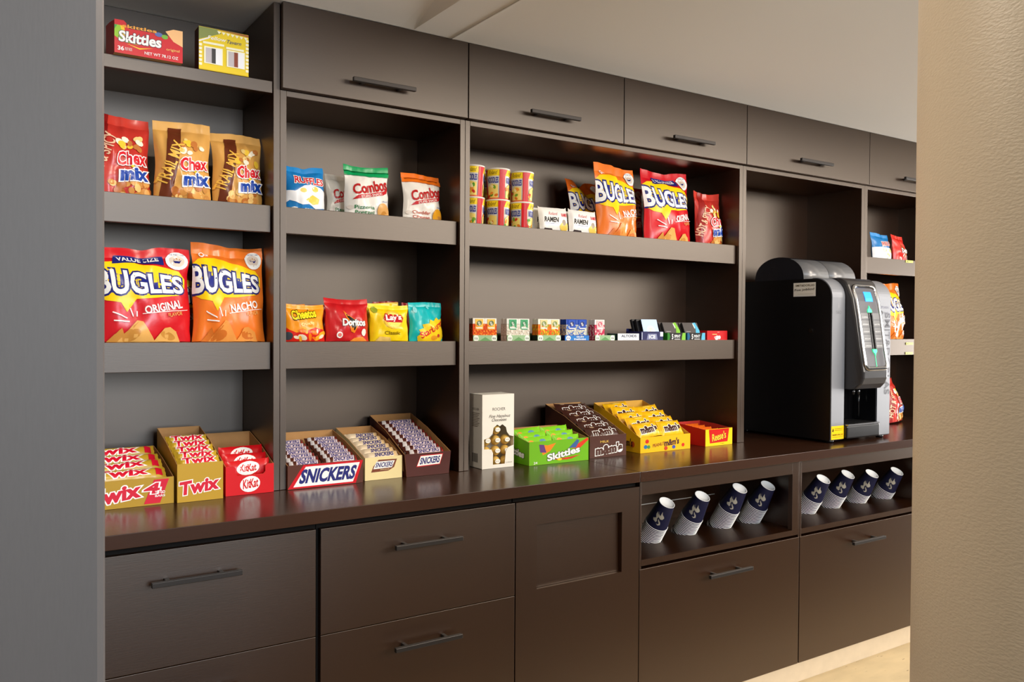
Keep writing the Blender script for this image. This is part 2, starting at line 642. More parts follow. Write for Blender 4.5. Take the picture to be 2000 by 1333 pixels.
def cup_shelf(t, ox, x0, x1):
    """board with slanted round holes for the cup stacks"""
    q = MB()
    n = 36
    sh = math.tan(R(TLT)) * .0201
    holes = [(x, y) for x, y, k in STACKS if x0 < x < x1]
    r = .0456

    def ring(dy):
        return [[(x + r * math.cos(2 * math.pi * k / n), y + dy + r / math.cos(R(TLT)) * math.sin(2 * math.pi * k / n)) for k in range(n)] for x, y in holes]
    for z_, dy, up in ((.6186, 0, True), (.5985, sh, False)):
        hs = ring(dy)
        outer = [(x0, YF + .0005), (x1, YF + .0005), (x1, .0995), (x0, .0995)]
        loops = [[Vector((a, b_, 0)) for a, b_ in outer]] + [[Vector((a, b_, 0)) for a, b_ in h_[::-1]] for h_ in hs]
        flat = [p for l in loops for p in l]
        ids = q.pts([(p.x - ox, p.y, z_) for p in flat])
        for f in tessellate_polygon(loops):
            a, b_, c = [flat[k] for k in f]
            g = f if ((b_ - a).cross(c - a).z > 0) == up else f[::-1]
            q.face([ids[k] for k in g], WOOD)
    for h0, h1 in zip(ring(0), ring(sh)):
        A, B = q.pts([(a - ox, b_, .6186) for a, b_ in h0]), q.pts([(a - ox, b_, .5985) for a, b_ in h1])
        for k in range(n):
            q.face((A[k], A[(k + 1) % n], B[(k + 1) % n], B[k]), WOOD)
    q.box(x0 - ox, x1 - ox, YF, YF + .0006, .5985, .6186, WOOD)
    return q.build('cup_shelf', t)


def niche_base(lab, x0, x1, n0, n1, hd):
    t = base(lab, x0, x1, True)
    ox = x0
    cup_shelf(t, ox, x0 + .0085, x1 - .0085)
    for nm, bx in (('side_panel', (x0 + .0005, x0 + .008, YF, 0.30, 0.589, 0.8765)), ('side_panel', (x1 - .008, x1 - .0005, YF, 0.30, 0.589, 0.8765)),
                   ('stile', (n1, x1 - .008, YF, YF + .02, 0.6187, 0.8765)),
                   ('top_rail', (n0, n1, YF, 0.30, 0.8288, 0.8765)), ('back_panel', (x0 + .0005, x1 - .0005, 0.10, 0.12, 0.6186, 0.8288))):
        q = MB()
        q.box(bx[0] - ox, bx[1] - ox, *bx[2:], WOOD)
        q.build(nm, t, 0.0008)
    drawer(t, ox, x0 + 0.002, x1 - 0.0015, 0.1098, 0.5880, hd, 'door')
    return t


niche_base('base cabinet with four cup stacks nearest the waste flap', 1.8488, 2.6530, 1.8570, 2.6102, (2.144, 2.356, 0.524))
niche_base('base cabinet with four cup stacks below the coffee machine', 2.6550, 3.560, 2.6630, 3.535, (2.945, 3.155, 0.528))
t = base('base cabinet hidden behind the round column', 3.5615, XR)
drawer(t, 3.5615, 3.564, XR, 0.1098, 0.8581)

# ------------------------------------------------------------------ snack bags


def bag(label, x0, x1, y, z, h, T_, base, seal, items, seed, rz=0.0, lean=-4.0, curl=0.0, group=None, pinch=0.05, notch=0.0, skew=0.0, name='chip_bag', lip=0.0366):
    W = x1 - x0
    t = thing(name, label, 'snack bag', ((x0 + x1) / 2, y, z), R(rz), group)
    nu, nv, js = 22, 26, 23
    us = [i / nu for i in range(nu + 1)]
    vs = [j / nv for j in range(nv + 1)]
    vt = vs[js]
    rnd = random.Random(seed)
    ph = [rnd.uniform(0, 6.28) for _ in range(4)]
    cl, sl = math.cos(R(lean)), math.sin(R(lean))
    F, B = [], []
    for v in vs:
        fr, bk = [], []
        vb = min(1.0, v / vt)
        wf = 1 - pinch * math.sin(math.pi * vb ** 1.3) ** 0.8 - 0.02 * math.sin(vb * 9 + ph[0])
        env = max(0.0, math.sin(math.pi * (0.14 + 0.86 * vb ** 0.9))) ** 0.6 if vb < 1 else 0.0
        for u in us:
            s_ = 2 * u - 1
            x = W / 2 * s_ * wf + skew * v * h
            pr = max(0.0, 1 - abs(s_) ** 2.4) ** 0.7
            d = T_ / 2 * env * pr
            wr = noise.noise(Vector((s_ * 2.2 + seed * 3.1, v * 3.5, seed * 1.7))) * 0.012 * pr
            wr += noise.noise(Vector((s_ * 6 + seed, v * 7 + v * s_ * 3, seed * 2.3))) * 0.0045
            k = math.exp(-((vt - min(v, vt)) / 0.13) ** 2)
            wr += math.sin(s_ * 9 + ph[1] + 2 * math.sin(s_ * 3 + ph[2])) * 0.0035 * k * (0.3 + pr)
            scale = min(1.0, h / 0.2)
            yy = curl * max(0.0, (v - 0.72) / 0.28) ** 2 * (1 + 0.4 * math.sin(s_ * 3 + ph[3]))
            zz = h * v * (1 - 0.018 * math.sin(s_ * 2.3 + ph[2]) * v) + h * 0.012 * s_ * s_ * v - notch * h * math.exp(-(s_ / 0.22) ** 2) * v ** 3
            yf, yb = -d + wr * scale + yy - 0.0008, d * 0.85 + yy + 0.0008 + min(0.0, wr * 0.2)
            if v >= vt - 1e-6:
                r = 0.0007 * math.sin((v - vt) * h * 2400)
                yf, yb = wr * 0.5 * scale + yy - 0.0008 + r, wr * 0.5 * scale + yy + 0.0008 + r
            yb = max(yb, yf + 0.0012)
            for lst, q in ((fr, yf), (bk, yb)):
                lst.append((x, q * cl - zz * sl, q * sl + zz * cl))
        F.append(fr)
        B.append(bk)
    zmin = min(p[2] for p in F[0] + B[0])
    F = [[(p[0], p[1], p[2] - zmin) for p in r] for r in F]
    B = [[(p[0], p[1], p[2] - zmin) for p in r] for r in B]
    cz, sz = math.cos(R(rz)), math.sin(R(rz))
    low = min(p[0] * sz + p[1] * cz for r in F for p in r if p[2] < 0.03) + y
    t.location.y += max(0.0, lip - low)
    t.location.z += 0.0004

    def closed(mb, j0, j1, m):
        mb.grid(F[j0:j1 + 1], m)
        mb.grid(B[j0:j1 + 1], m, flip=True)
        for j in range(j0, j1):
            for i, fl in ((0, False), (nu, True)):
                q = mb.pts([F[j][i], F[j + 1][i], B[j + 1][i], B[j][i]])
                mb.face(q[::-1] if not fl else q, m)
        for j, fl in ((j0, True), (j1, False)):
            for i in range(nu):
                q = mb.pts([F[j][i], F[j][i + 1], B[j][i + 1], B[j][i]])
                mb.face(q[::-1] if fl else q, m)
    mb = MB()
    closed(mb, 0, js, foil(base))
    sf = Surf(F, us, vs, W, h)
    art(mb, sf, items, 0.0016, 0.28)
    mb.build('pouch', t)
    mb = MB()
    closed(mb, js, nv, foil(seal))
    mb.build('top_seal', t)
    return t


RED, ORG, YEL = (206, 22, 34), (240, 122, 38), (252, 208, 22)
TAN, TAN2 = (226, 170, 92), (200, 138, 62)


def cone_chips(c1, c2):
    return [P([(.10, .0), (.30, .0), (.24, .14)], c2), P([(.2, .0), (.58, .0), (.46, .20), (.40, .21)], c1), El(.34, .06, .10, .05, c2, 14, 30),
            P([(.56, .0), (.86, .0), (.82, .10), (.74, .15), (.68, .14)], c1), El(.72, .06, .09, .04, c2, 14, -20), P([(.42, .20), (.24, .06), (.28, .04)], c2)]


def horn_art(base, flavour, value, dark):
    it = [P([(-.02, .60), (.0, .78), (.08, .83), (.30, .85), (.60, .80), (.88, .74), (.95, .66), (.94, .56), (.86, .48), (.6, .45), (.40, .44), (.30, .30), (.24, .40), (.1, .42), (-.02, .48)], YEL),
          P([(.10, .71), (.90, .62), (.88, .54), (.40, .52), (.14, .50)], (30, 40, 130)),
          T('BUGLES', .455, .605, .93, .29, WHITE, .03, -.10, -2, (NAVY, .06), .62, .05)]
    if value:
        it += [P([(.17, .81), (.21, .91), (.70, .90), (.71, .80), (.45, .835)], NAVY), T('VALUE SIZE', .44, .866, .43, .05, WHITE, .02)]
    else:
        it += [El(.13, .87, .035, .026, WHITE), El(.13, .87, .02, .014, base), T('GM', .19, .865, .05, .022, WHITE, .02)]
    it += [El(.855, .855, .125, .098, WHITE), El(.855, .855, .085, .066, (222, 205, 190)), P([(.80, .87), (.83, .83), (.88, .83), (.91, .87), (.88, .85), (.83, .85)], NAVY),
           P([(.82, .88), (.825, .86), (.84, .86)], TAN2), P([(.85, .90), (.845, .87), (.865, .87)], TAN2), P([(.89, .885), (.87, .865), (.885, .86)], TAN2),
           T('THE FINEST CORN', .855, .925, .15, .016, NAVY, .0, 0, 0, None, 1, .6),
           T(flavour, .68, .355, .40, .085, WHITE, .025, 0, 11), T('FLAVOR', .80, .285, .16, .04, TAN, .01, 0, 11), P([(.46, .285), (.94, .335), (.94, .330), (.46, .278)], WHITE)]
    it += cone_chips(TAN if not dark else (232, 150, 70), TAN2 if not dark else (206, 110, 40))
    for a, b_ in (((.30, .235), (.16, .30)), ((.32, .20), (.17, .215)), ((.36, .25), (.325, .34)), ((.40, .25), (.40, .31))):
        dx, dy = a[0] - b_[0], a[1] - b_[1]
        L = math.hypot(dx, dy) or 1
        nx, ny = -dy / L * .006, dx / L * .006
        it.append(P([(a[0] - nx, a[1] - ny), (a[0] + nx, a[1] + ny), (b_[0] + nx, b_[1] + ny), (b_[0] - nx, b_[1] - ny)], WHITE))
    return it


def bits(u0, u1, v0, v1, n, cols, seed, s=.045):
    r = random.Random(seed)
    out = []
    for k in range(n):
        cu, cv, q = r.uniform(u0, u1), r.uniform(v0, v1), s * r.uniform(.6, 1.3)
        c = cols[k % len(cols)]
        out.append(El(cu, cv, q, q * .55, c, 10, r.uniform(0, 180)))
    return out


def mix_art(base, band, bandtext, textcol, seed):
    it = [P([(-.0, .0), (.10, .0), (.36, 1.0), (.16, 1.0), (-.0, .45)] if bandtext.startswith('H') else [(.06, .0), (.26, .0), (.50, .92), (.26, .92)], band)]
    it += bits(.30, .98, .02, .20, 26, [(222, 160, 84), (240, 196, 120), (186, 108, 48), (205, 140, 70)], seed, .07)
    it += bits(.45, .85, .58, .76, 12, [(240, 205, 130), (252, 240, 214), (196, 120, 60), (245, 200, 60)], seed + 1, .06)
    it += [T(bandtext, .20 if bandtext.startswith('H') else .26, .47, .86, .13, textcol, .02, 0, 68),
           T('Chex', .67, .47, .50, .16, (214, 30, 44), .03, .12, 6, (WHITE, .06)),
           T('mix', .70, .285, .46, .15, (24, 66, 160), .05, .12, 5, (WHITE, .07)), El(.68, .375, .02, .014, YEL)]
    return it


def stuffed_art(top, flavour, fcol, piece):
    return [T('Combos', .56, .60, .84, .20, (190, 34, 36), .03, .1, 12, None, 1.15), P([(.14, .34), (.24, .42), (.84, .53), (.98, .58), (.93, .50), (.84, .46), (.26, .36)], (200, 30, 38)),
            T('STUFFED SNACKS', .56, .44, .52, .045, WHITE, .015, 0, 12), T(flavour[0], .40, .21, .44, .065, fcol, .01), T(flavour[1], .40, .12, .42, .065, fcol, .01),
            El(.84, .14, .15, .17, piece, 16, 15), El(.85, .10, .08, .07, TAN2, 12), El(.10, .2, .06, .04, (225, 215, 205)), T('Baked', .86, .34, .12, .03, (60, 90, 160), .0)]


bag('red spicy cereal snack bag half hidden by the grey wall', .292, .4435, .085, ZB1 - DROP_B, .222, .075, (196, 52, 42), (206, 60, 46),
    mix_art((196, 52, 42), (138, 26, 24), 'HOT & SPICY', (244, 196, 160), 3), 11, 3, -5, .01)
bag('tan trail mix bag between the red bag and another tan bag', .4500, .5960, .080, ZB1 - DROP_B, .224, .08, (222, 164, 84), (226, 172, 96),
    mix_art((222, 164, 84), (104, 48, 26), 'TRAIL MIX', (246, 190, 80), 7), 12, -2, -3, .008)
bag('tan trail mix bag nearest the narrow divider on its shelf', .6010, .7410, .085, ZB1 - DROP_B, .213, .075, (222, 164, 84), (226, 172, 96),
    mix_art((222, 164, 84), (104, 48, 26), 'TRAIL MIX', (246, 190, 80), 9), 13, 1, -4, .012)
bag('large red corn snack bag reading VALUE SIZE beside the grey wall', .305, .545, .07, ZC1 - DROP_C, .25, .085, RED, RED, horn_art(RED, 'ORIGINAL', True, False), 21, 2, -5, .006, notch=.035)
bag('large orange nacho corn snack bag beside the red VALUE SIZE bag', .546, .742, .07, ZC1 - DROP_C, .268, .085, ORG, ORG, horn_art(ORG, 'NACHO', False, True), 22, -3, -5, .008, notch=.01)
bag('orange snack bag with painted-in shade standing behind the orange nacho bag, back row', .47, .65, .20, ZC1 - DROP_C, .21, .06, (190, 84, 30), (150, 60, 26), horn_art(ORG, 'NACHO', False, True), 23, 0, -3, 0)  # an orange bag like its neighbour, its colours darkened to carry the shade

bag('blue and white ridged chip bag beside the narrow shelf divider', .800, .920, .065, ZB1 - DROP_B, .140, .06, (28, 122, 190), (34, 132, 200),
    [P([(.0, .20), (.08, .26), (.2, .22), (.35, .16), (.5, .18), (.7, .10), (1, .14), (1, .48), (.85, .55), (.6, .60), (.4, .56), (.2, .44), (.0, .46)], (244, 244, 246)),
     El(.38, .46, .08, .05, (236, 210, 110), 9), El(.70, .50, .09, .06, (236, 205, 96), 9), P([(.42, .26), (.62, .38), (.80, .30), (.78, .20), (.6, .17)], (238, 200, 84)),
     T('RUFFLES', .58, .68, .76, .17, (205, 32, 44), .03, 0, -3, (WHITE, .06), .8), T('ORIGINAL', .60, .07, .40, .06, WHITE, .02), El(.18, .07, .09, .05, WHITE, 8)], 31, 0, -4, .006, notch=.03)
bag('white stuffed pretzel bag with green top band', .985, 1.128, .075, ZB1 - DROP_B, .163, .055, (240, 236, 228), (20, 160, 92), stuffed_art(1, ('Pizzeria', 'Pretzel'), (40, 120, 70), (226, 170, 100)) + [Rc(0, .80, 1, .885, (20, 160, 92))], 32, -4, -3, 0)
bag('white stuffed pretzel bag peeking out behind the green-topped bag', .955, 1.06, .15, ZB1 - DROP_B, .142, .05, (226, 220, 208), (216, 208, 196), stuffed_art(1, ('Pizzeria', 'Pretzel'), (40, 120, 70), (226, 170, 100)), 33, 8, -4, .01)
bag('white stuffed cracker bag with orange top band', 1.176, 1.316, .075, ZB1 - DROP_B, .158, .055, (240, 236, 228), (244, 120, 30), stuffed_art(1, ('Cheddar', 'Cheese'), (190, 70, 40), (240, 170, 40)) + [Rc(0, .80, 1, .885, (244, 120, 30))], 34, 4, -4, .004)

PUFF = (246, 152, 24)
bag('orange cheese puff bag at the narrow divider', .795, .918, .06, ZC1 - DROP_C, .108, .055, PUFF, (250, 160, 36),
    [P([(.0, .0), (1, .0), (.95, .30), (.72, .36), (.5, .26), (.25, .22), (.1, .3), (.0, .4)], (208, 34, 24))] + bits(.25, .95, .05, .28, 12, [(244, 120, 20), (236, 220, 190), (250, 170, 40)], 5, .09) +
    [T('Cheetos', .47, .72, .62, .26, (252, 226, 40), .04, .1, 8, ((16, 12, 10), .05)), T('Crunchy', .52, .45, .34, .10, (252, 236, 150), .02, 0, 10), El(.08, .14, .10, .10, (60, 66, 74))], 41, 0, -6, .004)
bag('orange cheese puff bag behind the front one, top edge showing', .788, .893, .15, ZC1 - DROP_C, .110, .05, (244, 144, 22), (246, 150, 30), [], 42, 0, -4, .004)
DRED = (200, 28, 34)


def tri_art(low):
    return [P([(.36, .70), (.62, .50), (.72, .40), (.60, .18), (.52, .22), (.44, .5)], (236, 130, 30)), P([(.40, .655), (.60, .50), (.675, .40), (.60, .24), (.54, .30), (.47, .5)], (20, 16, 16)),
            T('Doritos', .60, .43, .54, .17, WHITE, .04, .05, 0, ((16, 12, 12), .035)), El(.26, .14, .07, .07, WHITE), El(.26, .14, .045, .045, (220, 120, 110)),
            P([(.5, .0), (.92, .0), (.80, .10), (.6, .07)], (232, 140, 50)), El(.84, .2, .06, .09, (250, 236, 226), 8)]


bag('red triangle-chip bag between the orange and yellow bags', .921, 1.058, .055, ZC1 - DROP_C, .128, .06, DRED, DRED, tri_art(0), 43, -2, -5, .008)
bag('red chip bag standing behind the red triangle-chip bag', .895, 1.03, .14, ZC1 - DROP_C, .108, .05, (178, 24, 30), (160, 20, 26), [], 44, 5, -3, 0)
LAY = (250, 216, 16)
bag('yellow potato chip bag with round red-ribbon emblem', 1.0635, 1.191, .055, ZC1 - DROP_C, .112, .055, LAY, (252, 222, 40),
    [El(.56, .58, .27, .26, (250, 196, 60)), El(.56, .58, .22, .21, (255, 226, 110)), P([(.28, .58), (.34, .74), (.80, .72), (.86, .62), (.80, .50), (.36, .50)], (186, 22, 34)),
     T("Lay's", .57, .625, .46, .21, WHITE, .04, .1, 4), T('Classic', .52, .22, .40, .10, (120, 96, 10), .01), P([(.1, .0), (.5, .0), (.46, .1), (.2, .12)], (232, 196, 110)), El(.12, .84, .08, .09, (150, 160, 40))], 45, -4, -5, .006)
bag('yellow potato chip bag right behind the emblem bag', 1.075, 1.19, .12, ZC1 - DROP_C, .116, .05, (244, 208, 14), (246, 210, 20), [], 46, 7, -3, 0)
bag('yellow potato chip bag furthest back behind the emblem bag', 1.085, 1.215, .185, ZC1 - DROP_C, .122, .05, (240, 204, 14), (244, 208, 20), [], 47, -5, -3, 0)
TEAL = (20, 190, 196)
bag('teal fruit chew bag with yellow starburst patch', 1.195, 1.312, .06, ZC1 - DROP_C, .122, .05, TEAL, TEAL,
    [P([(.20, .0), (.18, .12), (.26, .18), (.20, .28), (.34, .32), (.32, .42), (.50, .44), (.54, .54), (.66, .50), (.78, .60), (.86, .54), (1, .60), (1, .12), (.9, .0)], (252, 214, 36)),
     T('Starburst', .62, .31, .84, .17, (214, 40, 40), .03, .0, 27), El(.66, .08, .10, .06, (240, 160, 40)), El(.80, .13, .05, .05, (200, 60, 50)), El(.16, .80, .05, .08, (150, 230, 236)), El(.55, .86, .04, .05, (120, 220, 226))], 48, 0, -4, .004)
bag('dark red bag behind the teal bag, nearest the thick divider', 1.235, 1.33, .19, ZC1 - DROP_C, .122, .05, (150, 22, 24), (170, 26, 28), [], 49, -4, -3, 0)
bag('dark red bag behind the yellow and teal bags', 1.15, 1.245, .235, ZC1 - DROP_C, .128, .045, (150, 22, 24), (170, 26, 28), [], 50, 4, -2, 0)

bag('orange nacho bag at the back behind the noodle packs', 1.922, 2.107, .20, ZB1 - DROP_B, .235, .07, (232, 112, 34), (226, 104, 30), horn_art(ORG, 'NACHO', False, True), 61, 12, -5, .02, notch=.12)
bag('tall orange nacho bag in front beside the noodle packs', 1.962, 2.172, .085, ZB1 - DROP_B, .278, .085, ORG, ORG, horn_art(ORG, 'NACHO', False, True), 62, 5, -5, .0)
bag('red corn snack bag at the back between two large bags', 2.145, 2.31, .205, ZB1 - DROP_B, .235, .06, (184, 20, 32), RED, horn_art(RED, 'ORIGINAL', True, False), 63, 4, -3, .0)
bag('large red VALUE SIZE corn snack bag on the wide shelf', 2.198, 2.458, .09, ZB1 - DROP_B, .285, .09, RED, RED, horn_art(RED, 'ORIGINAL', True, False), 64, 4, -5, .0, notch=.02)
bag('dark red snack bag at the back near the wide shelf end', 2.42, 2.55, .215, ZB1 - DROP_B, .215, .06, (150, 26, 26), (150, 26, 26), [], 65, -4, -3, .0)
bag('red spicy cereal snack bag at the right end of the wide shelf', 2.474, 2.624, .085, ZB1 - DROP_B, .222, .07, (196, 52, 42), (206, 60, 46), mix_art((196, 52, 42), (150, 34, 30), 'HOT & SPICY', (244, 196, 160), 15), 66, 2, -4, .0)

bag('small blue ridged chip bag on the shelf past the coffee machine', 3.632, 3.798, .075, ZB1 - DROP_B, .135, .06, (28, 122, 190), (34, 132, 200),
    [P([(.0, .08), (.5, .02), (1, .0), (1, .48), (.0, .48)], (240, 240, 242)), El(.4, .38, .12, .06, (232, 220, 150), 9), El(.75, .38, .1, .08, (226, 214, 130), 9), El(.6, .2, .12, .1, (230, 200, 120), 9),
     T('RUFFLES', .64, .63, .68, .16, (205, 72, 64), .03, 0, 6, (WHITE, .06))], 71, 6, -5, .004)
bag('small red triangle-chip bag beside the small blue bag', 3.812, 3.945, .085, ZB1 - DROP_B, .138, .055, (216, 44, 36), (222, 60, 48), tri_art(0), 72, 10, -5, .004)
bag('orange nacho bag just past the coffee machine', 3.735, 3.935, .085, ZC1 - DROP_C, .270, .075, ORG, ORG, horn_art(ORG, 'NACHO', False, True), 73, 10, -4, .0)
bag('red spicy cereal snack bag on the worktop behind the coffee machine', 3.785, 3.975, .10, ZC + .001, .215, .08, (196, 52, 42), (206, 60, 46), mix_art((196, 52, 42), (150, 34, 30), 'HOT & SPICY', (244, 196, 160), 17), 74, 16, -12, .0, lip=-1)

# ------------------------------------------------------------------ cartons of sweets


def carton(label, x0, x1, y0, y1, hf, hb, out, fart=(), sart=(), inner=None, rz=0.0, cut=None, name='display_carton', z=None, fout=None, top_w=0.0):
    """open display carton: low front, high back, sloping sides; cut = (u0,u1,depth) notch in the front"""
    z = ZC + 0.0005 if z is None else z
    W, D = x1 - x0, y1 - y0
    t = thing(name, label, 'carton', ((x0 + x1) / 2, y0, z), R(rz))
    om = ink(out, 0.4)
    fm = ink(fout, 0.4) if fout else om
    im = inner or KRAFT
    h = W / 2
    e = 0.0014
    # front
    q = MB()
    if cut:
        a, c, d = -h + cut[0] * W, -h + cut[1] * W, hf - cut[2]
        rr = 0.006
        prof = [(-h, 0), (h, 0), (h, hf), (c + rr, hf), (c, hf - rr), (c, d + rr), (c - rr, d), (a + rr, d), (a, d + rr), (a, hf - rr), (a - rr, hf), (-h, hf)]
    else:
        prof = [(-h, 0), (h, 0), (h + top_w, hf), (-h - top_w, hf)]
    A = q.pts([(x, 0, zz) for x, zz in prof])
    B = q.pts([(x, e, zz) for x, zz in prof])
    q.face(A, fm)
    q.face(B[::-1], im)
    for k in range(len(prof)):
        k2 = (k + 1) % len(prof)
        q.face((A[k2], A[k], B[k], B[k2]), im)
    if fart:
        art(q, front(-h, h, 0, 0, hf), fart, 0.0003, 0.36)
    q.build('front_panel', t)
    q = MB()
    q.box(-h, h, D - e, D, 0, hb, om, dict(f=im, t=im))
    q.build('back_panel', t)
    for sgn in (-1, 1):
        q = MB()
        prof = [(e, 0), (D - e, 0), (D - e, hb * .995), (D * .55, hf + (hb - hf) * .62), (e, hf * .98)]
        xo, xi = sgn * h, sgn * (h - e)
        A = q.pts([(xo + sgn * top_w * (zz / hf if yy < D * .2 else .4), yy, zz) for yy, zz in prof])
        B = q.pts([(xi + sgn * top_w * (zz / hf if yy < D * .2 else .4), yy, zz) for yy, zz in prof])
        q.face(A if sgn > 0 else A[::-1], om)
        q.face(B[::-1] if sgn > 0 else B, im)
        for k in range(5):
            k2 = (k + 1) % 5
            f = (A[k], A[k2], B[k2], B[k])
            q.face(f[::-1] if sgn > 0 else f, im)
        if sart and sgn < 0:
            art(q, plane((-h - top_w * .3, D, 0), (0, -1, 0), (0, 0, 1), D, hf), sart, 0.0012, 0.36)
        q.build('side_panel', t)
    q = MB()
    q.box(-h + e, h - e, e, D - e, 0.0002, e, im)
    q.build('bottom_panel', t)
    return t


def wrapper(L, H, T_, base, items, ends=None, seed=1, endw=.05, zig=True):
    """a wrapped bar or pouch, centred; face towards -y, z up; returned as a mesh builder"""
    nu, nv = 22, 6
    us = [i / nu for i in range(nu + 1)]
    vs = [j / nv for j in range(nv + 1)]
    F, B = [], []
    for v in vs:
        fr, bk = [], []
        for u in us:
            s_, r_ = 2 * u - 1, 2 * v - 1
            ed = min(1.0, max(0.0, (1 - abs(s_)) / (2 * endw) - .6))
            d = T_ / 2 * (1 - abs(r_) ** 2.6) ** .6 * (ed ** .5 if ed > 0 else 0)
            w = noise.noise(Vector((s_ * 5 + seed, r_ * 1.6, seed))) * 0.0022
            hh = H / 2 * (1 - .08 * (ed > 0))
            zig_ = (0.0012 if (abs(s_) > .99 and zig and int(round(v * nv)) % 2) else 0) * (1 if s_ > 0 else -1)
            fr.append((L / 2 * s_ + zig_, -d + w * .8 - .0005, hh * r_ + w * .6))
            bk.append((L / 2 * s_ + zig_, d + .0005, hh * r_ + w * .6))
        F.append(fr)
        B.append(bk)
    mb = MB()
    fm = foil(base)
    mb.grid(F, fm)
    mb.grid(B, fm, flip=True)
    for i in range(nu):
        for j, fl in ((0, True), (nv, False)):
            q = mb.pts([F[j][i], F[j][i + 1], B[j][i + 1], B[j][i]])
            mb.face(q[::-1] if fl else q, fm)
    for j in range(nv):
        for i, fl in ((0, False), (nu, True)):
            q = mb.pts([F[j][i], F[j + 1][i], B[j + 1][i], B[j][i]])
            mb.face(q if fl else q[::-1], fm)
    art(mb, Surf(F, us, vs, L, H), items, .0004, .25)
    return mb


PROTO = {}


def place_wrap(key, builder, name, label, cat, loc, rot, group):
    if key not in PROTO:
        o = builder().build(name)
        PROTO[key] = o
    else:
        o = PROTO[key].copy()
        COL.objects.link(o)
        o.name = name
    o.location = loc
    o.rotation_euler = tuple(R(a) for a in rot)
    return tag(o, label, cat, group)


GOLD, TRED, CHOC = (196, 158, 44), (206, 24, 50), (70, 30, 22)
TW = [T('Twix', .5, .5, .60, .62, TRED, .04, .16, 3, (WHITE, .06))]
TWF = lambda cu, w: [T('Twix', cu, .50, w, .56, TRED, .045, .16, 8, (WHITE, .055))]


def rows_of(n, y0, z0, y1, z1):
    return [(y0 + (y1 - y0) * k / max(1, n - 1), z0 + (z1 - z0) * k / max(1, n - 1)) for k in range(n)]


rj = random.Random(5)


def fill(key, builder, name, what, where, cat, cols, spots, tilt, group, jx=.0012, jr=1.6):
    for ci, (cx_, cl) in enumerate(cols):
        for k, (y, z) in enumerate(spots if not callable(spots) else spots(ci)):
            n_ = len(spots if not callable(spots) else spots(ci))
            lab = '%s, %s from the front%s %s' % (what, ORD[k] if n_ > 1 else 'first', cl, where)
            place_wrap(key, builder, name, lab, cat, (cx_ + rj.uniform(-jx, jx), y, z), (-(tilt + rj.uniform(-3, 3)), rj.uniform(-jr, jr), rj.uniform(-jr, jr)), group)


# gold bars
carton('wide gold candy carton with red corner flash beside the grey wall', .238, .479, -.022, .235, .069, .118, (176, 138, 36),
       TWF(.42, .52) + [P([(.70, .06), (.86, .06), (.95, .94), (.80, .94)], TRED), T('4', .78, .62, .16, .40, TRED, .04, .2, 0, (WHITE, .06)), T('TO GO', .86, .46, .10, .11, WHITE, .03), T('BARS', .86, .33, .10, .08, WHITE, .02)])
fill('twixl', lambda: wrapper(.215, .042, .022, GOLD, TW + [P([(.88, .2), (.96, .2), (.96, .8), (.88, .8)], TRED)], endw=.06), 'candy_bar', 'long gold candy bar', 'in the wide gold carton', 'candy bar',
     [(.358, '')], rows_of(4, .014, .985, .165, 1.022), 52, 'long gold candy bars')
carton('tall narrow gold candy carton between two other cartons', .4855, .6015, -.03, .225, .100, .168, (184, 144, 38), TWF(.48, .86)[0:0] + [T('Twix', .48, .40, .88, .36, TRED, .045, .16, 6, (WHITE, .05))])
fill('twixs', lambda: wrapper(.107, .036, .020, GOLD, [T('Twix', .5, .5, .80, .66, TRED, .04, .16, 3, (WHITE, .06))], endw=.06), 'candy_bar', 'short gold candy bar', 'in the tall narrow gold carton', 'candy bar',
     [(.5435, '')], rows_of(5, -.012, 1.010, .125, 1.052), 48, 'short gold candy bars')
# red wafer bars
KRED = (204, 14, 24)
KIT = [El(.5, .5, .36, .40, WHITE, 20, 6), T('Kit', .38, .53, .26, .44, KRED, .03, .15, 6), T('Kat', .63, .53, .28, .44, KRED, .03, .15, 6)]
carton('red wafer-bar carton standing against the shelf divider', .613, .7435, -.012, .215, .080, .145, KRED,
       [El(.50, .35, .21, .27, WHITE, 20, 8), T('Kit', .43, .36, .16, .32, KRED, .03, .15, 8), T('Kat', .585, .38, .17, .32, KRED, .03, .15, 8)], cut=(.20, .82, .027), inner=KRAFT)
for k, (y, z, tl) in enumerate(((.012, .9745, 7), (.045, .988, 13), (.080, 1.004, 17))):
    place_wrap('kit', lambda: wrapper(.120, .058, .016, KRED, [El(.5, .58, .26, .34, WHITE, 20, 6), T('Kit', .41, .60, .18, .38, KRED, .03, .15, 6), T('Kat', .59, .60, .20, .38, KRED, .03, .15, 6), T('wafer', .62, .2, .22, .08, TAN, .0)], endw=.05),
               'wafer_bar', 'red wafer bar with white oval, %s from the front in the red carton' % ORD[k], 'candy bar', (.6775 + .001 * k, y, z), (-tl, (-1.5, 1, -.5)[k], 0), 'red wafer bars')

# brown and cream nougat bars
BRN = (84, 44, 32)


def snick(base, h=.72):
    return [P([(.22, .14), (.84, .14), (.90, .86), (.28, .86)], (214, 196, 200)), T('SNICKERS', .56, .5, .56, .46, NAVY, .03, .2, 0), P([(.04, .2), (.14, .2), (.17, .8), (.07, .8)], (206, 200, 200)), P([(.9, .1), (.93, .1), (.95, .9), (.92, .9)], (190, 30, 40))]


SNF = [P([(-.0, .02), (.90, .02), (1.0, .98), (.20, .98)], (200, 20, 34)), P([(.07, .09), (.86, .09), (.955, .90), (.23, .90)], WHITE), T('SNICKERS', .53, .50, .74, .60, NAVY, .045, .28, 0)]
carton('brown carton with large white and red nameplate beside the narrow divider', .783, 1.009, -.012, .225, .068, .132, BRN, SNF, fout=BRN)
BAR = lambda: wrapper(.103, .034, .020, BRN, snick(BRN), endw=.06)


